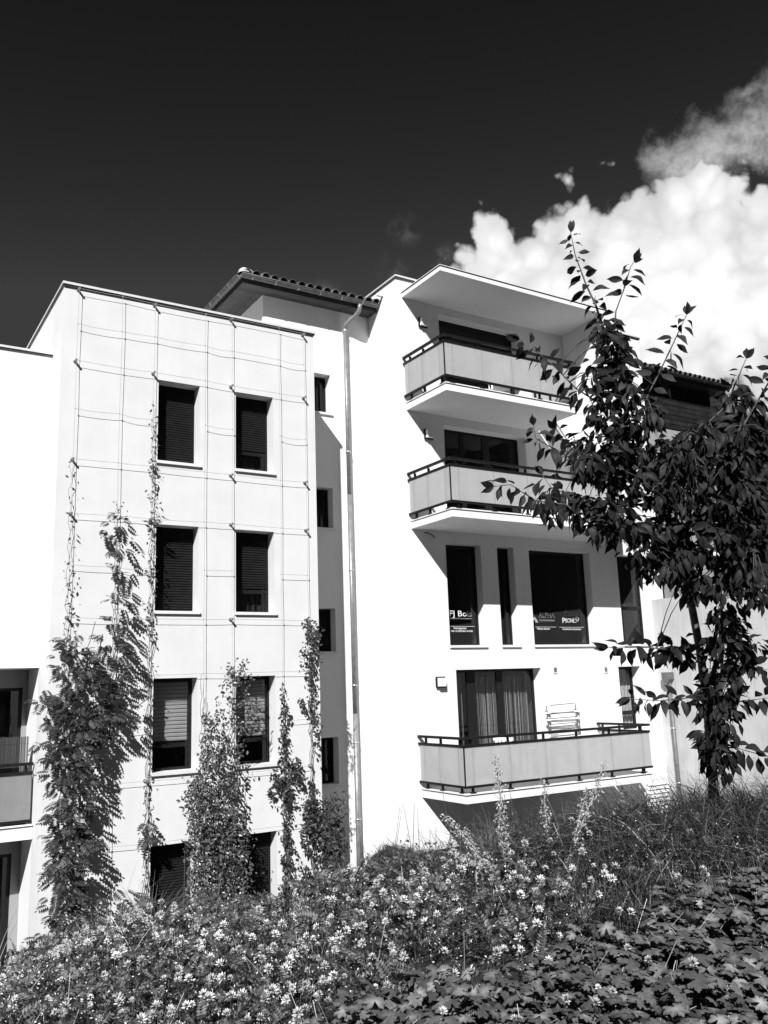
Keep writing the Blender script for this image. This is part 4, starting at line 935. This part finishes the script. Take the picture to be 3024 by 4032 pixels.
# half-open florets and pale specks between the heads
r, d, x, y, z, px, py = bank_points(8500, -3.8, 2.4, 3.3, 6.6); ok = (~zone(px, py, x)) & (rng.random(len(r)) < np.interp(px, [0, 900, 2200, 2700], [1, .8, .45, .1])); x, y, z = x[ok], y[ok], z[ok]
leaf_scatter('florets', 'petal', np.stack([x, y, z+rng.uniform(.14, .26, len(x))], -1), .017, vet, droop=0, out=(-.3, -.4, .8))
# dry stalks
mb = MB()
for _ in range(260):
    rr, dd = random.uniform(-3.4, 2.0), random.uniform(3.4, 6.5); X, Yy = world_rd(rr, dd); Z = float(ground_h(X, Yy)); t = Vector((random.uniform(-1, 1), random.uniform(-1, 1), random.uniform(.5, 1.6))).normalized(); L_ = random.uniform(.12, .34)
    p = Vector((X, Yy, Z+.08)); mb.tube([p, p+t*L_*.5, p+t*L_+Vector((0, 0, -.02))], .0016, 3, False)
ds_ = mb.build('dry_stalks', 'straw', vet); ds_['kind'] = 'stuff'
# geranium: lobed leaves
def geranium_leaf():
    V = [(0, 0, .12)]; out = []
    for k in range(7):
        a0 = math.radians(-140+k*46.7)
        for (da, rad, zz) in ((-23, .66, .02), (-17, .88, -.03), (-9, .87, -.02), (-4, 1.0, -.10), (4, .97, -.09), (9, .88, -.02), (17, .85, -.04)):
            a = a0+math.radians(da); out.append((rad*math.sin(a), rad*math.cos(a), zz+.05*math.sin(k*2.1)))
    V += out; n = len(out); return np.array(V), np.array([(0, i+1, i+2, i+2) for i in range(n-1)])
GV, GF = geranium_leaf(); GF = GF[:, :3]
r, d, x, y, z, px, py = bank_points(13500, -1.6, 4.2, 2.6, 6.4); ok = zone(px, py, x); r, d, x, y, z = r[ok], d[ok], x[ok], y[ok], z[ok]; n = len(r)
h = rng.beta(2.2, 1.3, n)*.22; Yv = rnd(n, 3); Yv[:, 2] *= .25; Nn = np.stack([-.12+.6*rnd(n), -.30+.6*rnd(n), np.ones(n)], -1)
gr = inst('geranium_patch', 'leaf_geranium', GV, GF, frames(Yv, Nn)*(.050*rng.uniform(.55, 1.3, n))[:, None, None], np.stack([x, y, z+h+.03], -1)); tag(gr, 'low carpet of lobed geranium leaves in the lower right corner', 'ground cover')
at_ = gr.data.attributes.new('pale', 'FLOAT', 'POINT'); at_.data.foreach_set('value', np.tile(np.r_[1.0, np.zeros(len(GV)-1)], n)*np.repeat(rng.random(n)**1.5, len(GV)))  # paler leaf centres: veins, plus sheen put into the colour
# grasses
def blades(n, pts, ln, wd, lean, m, name, parent=None, bend=.6, seg=5):
    """arching blades; pts (n,3); lean = mean lean vector"""
    n = len(pts); dirh = rnd(n, 2); up = np.stack([dirh[:, 0]*.55+lean[0], dirh[:, 1]*.55+lean[1], np.ones(n)], -1); up /= np.linalg.norm(up, axis=1)[:, None]
    L_ = ln*rng.uniform(.55, 1.25, n); cur = bend*rng.uniform(.3, 1.4, n); hz = up.copy(); hz[:, 2] = 0; hz /= np.maximum(np.linalg.norm(hz, axis=1)[:, None], 1e-3); sd = np.stack([-hz[:, 1], hz[:, 0], np.zeros(n)], -1)
    sd = sd+.6*rnd(n, 3); sd /= np.linalg.norm(sd, axis=1)[:, None]; V = []
    for i in range(seg+1):
        t = i/seg; p = pts+up*(L_*t)[:, None]+hz*(L_*cur*t*t*.55)[:, None]; p[:, 2] -= L_*cur*t*t*t*.55; w = wd*(1-t)**.7+.0004
        V += [p-sd*w, p+sd*w]
    V = np.stack(V, 1).reshape(-1, 3); k = 2*(seg+1); q = np.array([(2*i, 2*i+1, 2*i+3, 2*i+2) for i in range(seg)]); Fc = (q[None]+(np.arange(n)*k)[:, None, None]).reshape(-1, 4)
    me = bpy.data.meshes.new(name); me.vertices.add(len(V)); me.vertices.foreach_set('co', V.ravel()); me.loops.add(len(Fc)*4); me.loops.foreach_set('vertex_index', Fc.ravel()); me.polygons.add(len(Fc)); me.polygons.foreach_set('loop_start', np.arange(len(Fc))*4); me.polygons.foreach_set('loop_total', np.full(len(Fc), 4)); me.update(calc_edges=True)
    me.materials.append(MATS[m]); o = bpy.data.objects.new(name, me); col.objects.link(o); attach(o, parent); o['kind'] = 'stuff'; return o
def tufts(n_t, n_b, r0, r1, d0, d1, spread, cond=None):
    P = []
    while len(P) < n_t:
        rr, dd = random.uniform(r0, r1), random.uniform(d0, d1); X, Yy = world_rd(rr, dd); Z = float(ground_h(X, Yy)); px, py = pixel(X, Yy, Z+.15)
        if cond and not cond(px, py): continue
        P.append((X, Yy, Z))
    A = np.repeat(np.array(P), n_b, 0); A[:, :2] += rng.normal(0, spread, (len(A), 2)); A[:, 2] = ground_h(A[:, 0], A[:, 1]); return A
g1 = blades(0, tufts(170, 46, .55, 4.0, 4.6, 7.0, .07, lambda px, py: px > 2150 and not zone(np.array(px), np.array(py), 0)), .48, .0030, (-.15, -.05), 'grass', 'meadow_grass', bend=.9); tag(g1, 'long arching grass covering the crest of the bank at the right', 'grass')
blades(0, tufts(70, 26, .3, 4.0, 6.1, 7.3, .06), .55, .0022, (-.2, .1), 'grass', 'grass_crest', g1, bend=1.2)
blades(0, tufts(80, 24, .6, 4.0, 4.8, 6.9, .08, lambda px, py: px > 2250 and not zone(np.array(px), np.array(py), 0)), .34, .0028, (-.1, -.1), 'straw', 'dry_glint_blades', g1, bend=1.0)  # dry blades, extra pale ones added as bright glints in the grass
blades(0, tufts(40, 20, -2.6, .7, 5.4, 7.1, .06), .34, .0022, (0, 0), 'grass', 'grass_between', g1, bend=.8)
blades(0, tufts(36, 5, -2.6, 3.2, 6.2, 7.2, .12), .62, .0013, (0, 0), 'grass_pale', 'bent_stalks', g1, bend=.35)
bp = np.concatenate([np.stack([rng.uniform(8.4, 17.6, 6000), rng.uniform(12.2, 15.45, 6000)], -1), np.stack([rng.uniform(8.3, 10.2, 3200), rng.uniform(15.0, 16.6, 3200)], -1)]); bp = np.concatenate([bp, ground_h(bp[:, 0], bp[:, 1])[:, None]], 1)
blades(0, bp, .40, .0045, (0, -.1), 'grass', 'grass_at_wall', g1, bend=.9)
def feather(px, py, d, n, ln, label, lean):
    p = at(px, 3300, d); X, Yy = p.x, p.y; Z = float(ground_h(X, Yy)); p.z = Z; pts = np.array([[X, Yy, Z]]).repeat(n, 0); pts[:, :2] += rng.normal(0, .045, (n, 2))
    t = thing('feather_grass', label, 'grass', (X, Yy, min(Z, p.z)), 'feather grass tufts'); blades(n, pts, ln, .0013, lean, 'grass_pale', 'blades', t, bend=.9, seg=6)
feather(1930, 0, 6.35, 420, .50, 'pale feather grass tuft below the lowest balcony', (.25, .05)); feather(600, 0, 6.3, 380, .50, 'pale feather grass tuft in front of the bottom left window', (.3, 0)); feather(2380, 0, 6.4, 240, .44, 'pale feather grass tuft below the louvre', (.3, 0))
# twiggy weeds near the stair block
def weed(px, py, d, h_, n, label):
    p = at(px, 3300, d); Z = float(ground_h(p.x, p.y)); p.z = Z; t = thing('branching_weed', label, 'weed', (p.x, p.y, min(Z, p.z)), 'branching weeds'); mb = MB(); P = []
    for _ in range(n):
        v = Vector((random.uniform(-.5, .5), random.uniform(-.4, .4), 1)).normalized(); L_ = h_*random.uniform(.6, 1.1); a = Vector((p.x, p.y, min(Z, p.z))); b = a+v*L_*.6; c = b+(v+Vector(rnd(1, 3)[0])*.4)*L_*.45
        mb.tube([a, b, c], [.0035, .0025, .001], 4, False)
        for _ in range(4):
            s = a+(b-a)*random.uniform(.4, 1); e = s+Vector((random.uniform(-1, 1), random.uniform(-1, 1), .9)).normalized()*L_*.25; mb.tube([s, e], .0012, 3, False)
            for q in range(7): P.append(tuple(s+(e-s)*random.random()+Vector(rnd(1, 3)[0])*.015))
    mb.build('stems', 'twig', t); leaf_scatter('foliage', 'leaf_vine', np.array(P), .032, t)
weed(1600, 0, 6.3, .56, 8, 'leafy branching weed in front of the white wall'); weed(1710, 0, 6.35, .60, 7, 'bare branching weed left of the balcony shadow'); weed(1450, 0, 6.2, .42, 6, 'low branching weed at the foot of the downpipe'); weed(2080, 0, 6.3, .45, 4, 'small branching weed among the dock spikes')
# dock: spikes of seed clusters
def dock(spikes, label, leaves=3):
    P0 = at(*spikes[0][-1]); Z = float(ground_h(P0.x, P0.y)); t = thing('dock_plant', label, 'weed', (P0.x, P0.y, Z), 'dock plants in seed')
    for sp_ in spikes:
        P = [at(*q) for q in sp_]; P.append(Vector((P[-1].x, P[-1].y, float(ground_h(P[-1].x, P[-1].y))))); MB().tube(P, [.002]+[.0045]*(len(P)-2)+[.006], 5).build('stem', 'straw', t)
        pts = []; tot = sum((P[i+1]-P[i]).length for i in range(len(P)-2)); s = 0
        while s < tot*.92:
            a = 0
            for i in range(len(P)-2):
                l = (P[i+1]-P[i]).length
                if a+l >= s: break
                a += l
            c = P[i]+(P[i+1]-P[i])*((s-a)/l); f = s/tot; rad = .016+.026*math.sin(math.pi*min(1, f*1.1+.12))
            for _ in range(12): w_ = Vector(rnd(1, 3)[0]); pts.append(tuple(c+w_.normalized()*rad*random.uniform(.4, 1)))
            s += random.uniform(.012, .026)
        leaf_scatter('seed_clusters', 'seed_head', np.array(pts), .019, t, droop=.5)
    b = Vector((P0.x, P0.y, Z))
    for k in range(leaves):
        a = k*2.3+.5; dv = Vector((math.cos(a), math.sin(a), .55)); m_ = MB(); V, Fq = CLV[k % 4]; fr = frames(np.array([dv[:]]), np.array([[0, 0, 1.]]))[0]; m_.v = [tuple(np.array(b)+np.array([0, 0, .12+.05*k])+fr @ (v*np.array([.13, .22, .2]))) for v in V]; m_.f = [tuple(f) for f in Fq]; m_.build('leaf', 'leaf_vine', t)
dock([[(1949, 2976, 5.9), (1962, 3080, 5.9), (1985, 3230, 5.9), (2005, 3380, 5.9), (2012, 3476, 5.9)], [(1975, 3160, 5.85), (1965, 3260, 5.85), (1990, 3400, 5.88)]], 'tallest dock spike, left of the centre of the lowest balcony')
dock([[(2142, 3073, 6.0), (2146, 3180, 6.0), (2158, 3300, 6.0), (2160, 3400, 6.0), (2162, 3488, 6.0)], [(2135, 3330, 5.95), (2145, 3430, 5.97)]], 'thin upright dock spike between two taller ones')
dock([[(2380, 3009, 5.8), (2345, 3120, 5.8), (2300, 3220, 5.8), (2260, 3340, 5.8), (2230, 3450, 5.8), (2215, 3520, 5.8)], [(2315, 3110, 5.82), (2290, 3190, 5.82), (2262, 3300, 5.8)], [(2290, 3325, 5.75), (2275, 3390, 5.77)]], 'dock spike leaning right in front of the lowest balcony')
dock([[(1750, 3211, 5.7), (1800, 3265, 5.7), (1860, 3330, 5.7), (1905, 3400, 5.7), (1946, 3480, 5.7)], [(1830, 3270, 5.72), (1870, 3340, 5.72)], [(1790, 3362, 5.65), (1860, 3395, 5.66), (1900, 3440, 5.68)], [(1915, 3360, 5.7), (1940, 3430, 5.7)]], 'dock plant leaning left before the balcony shadow')
# reeds at the left edge
rd = thing('tall_grass', 'tall coarse grass stalks at the left edge below the loggia', 'grass', tuple(world_rd(-2.62, 6.0))+(float(ground_h(*world_rd(-2.62, 6.0))),))
X, Yy = world_rd(-2.60, 6.0); pts = np.array([[X, Yy, float(ground_h(X, Yy))]]).repeat(26, 0); pts[:, :2] += rng.normal(0, .06, (26, 2)); blades(26, pts, .62, .006, (.1, 0), 'grass_pale', 'blades', rd, bend=.5, seg=6)
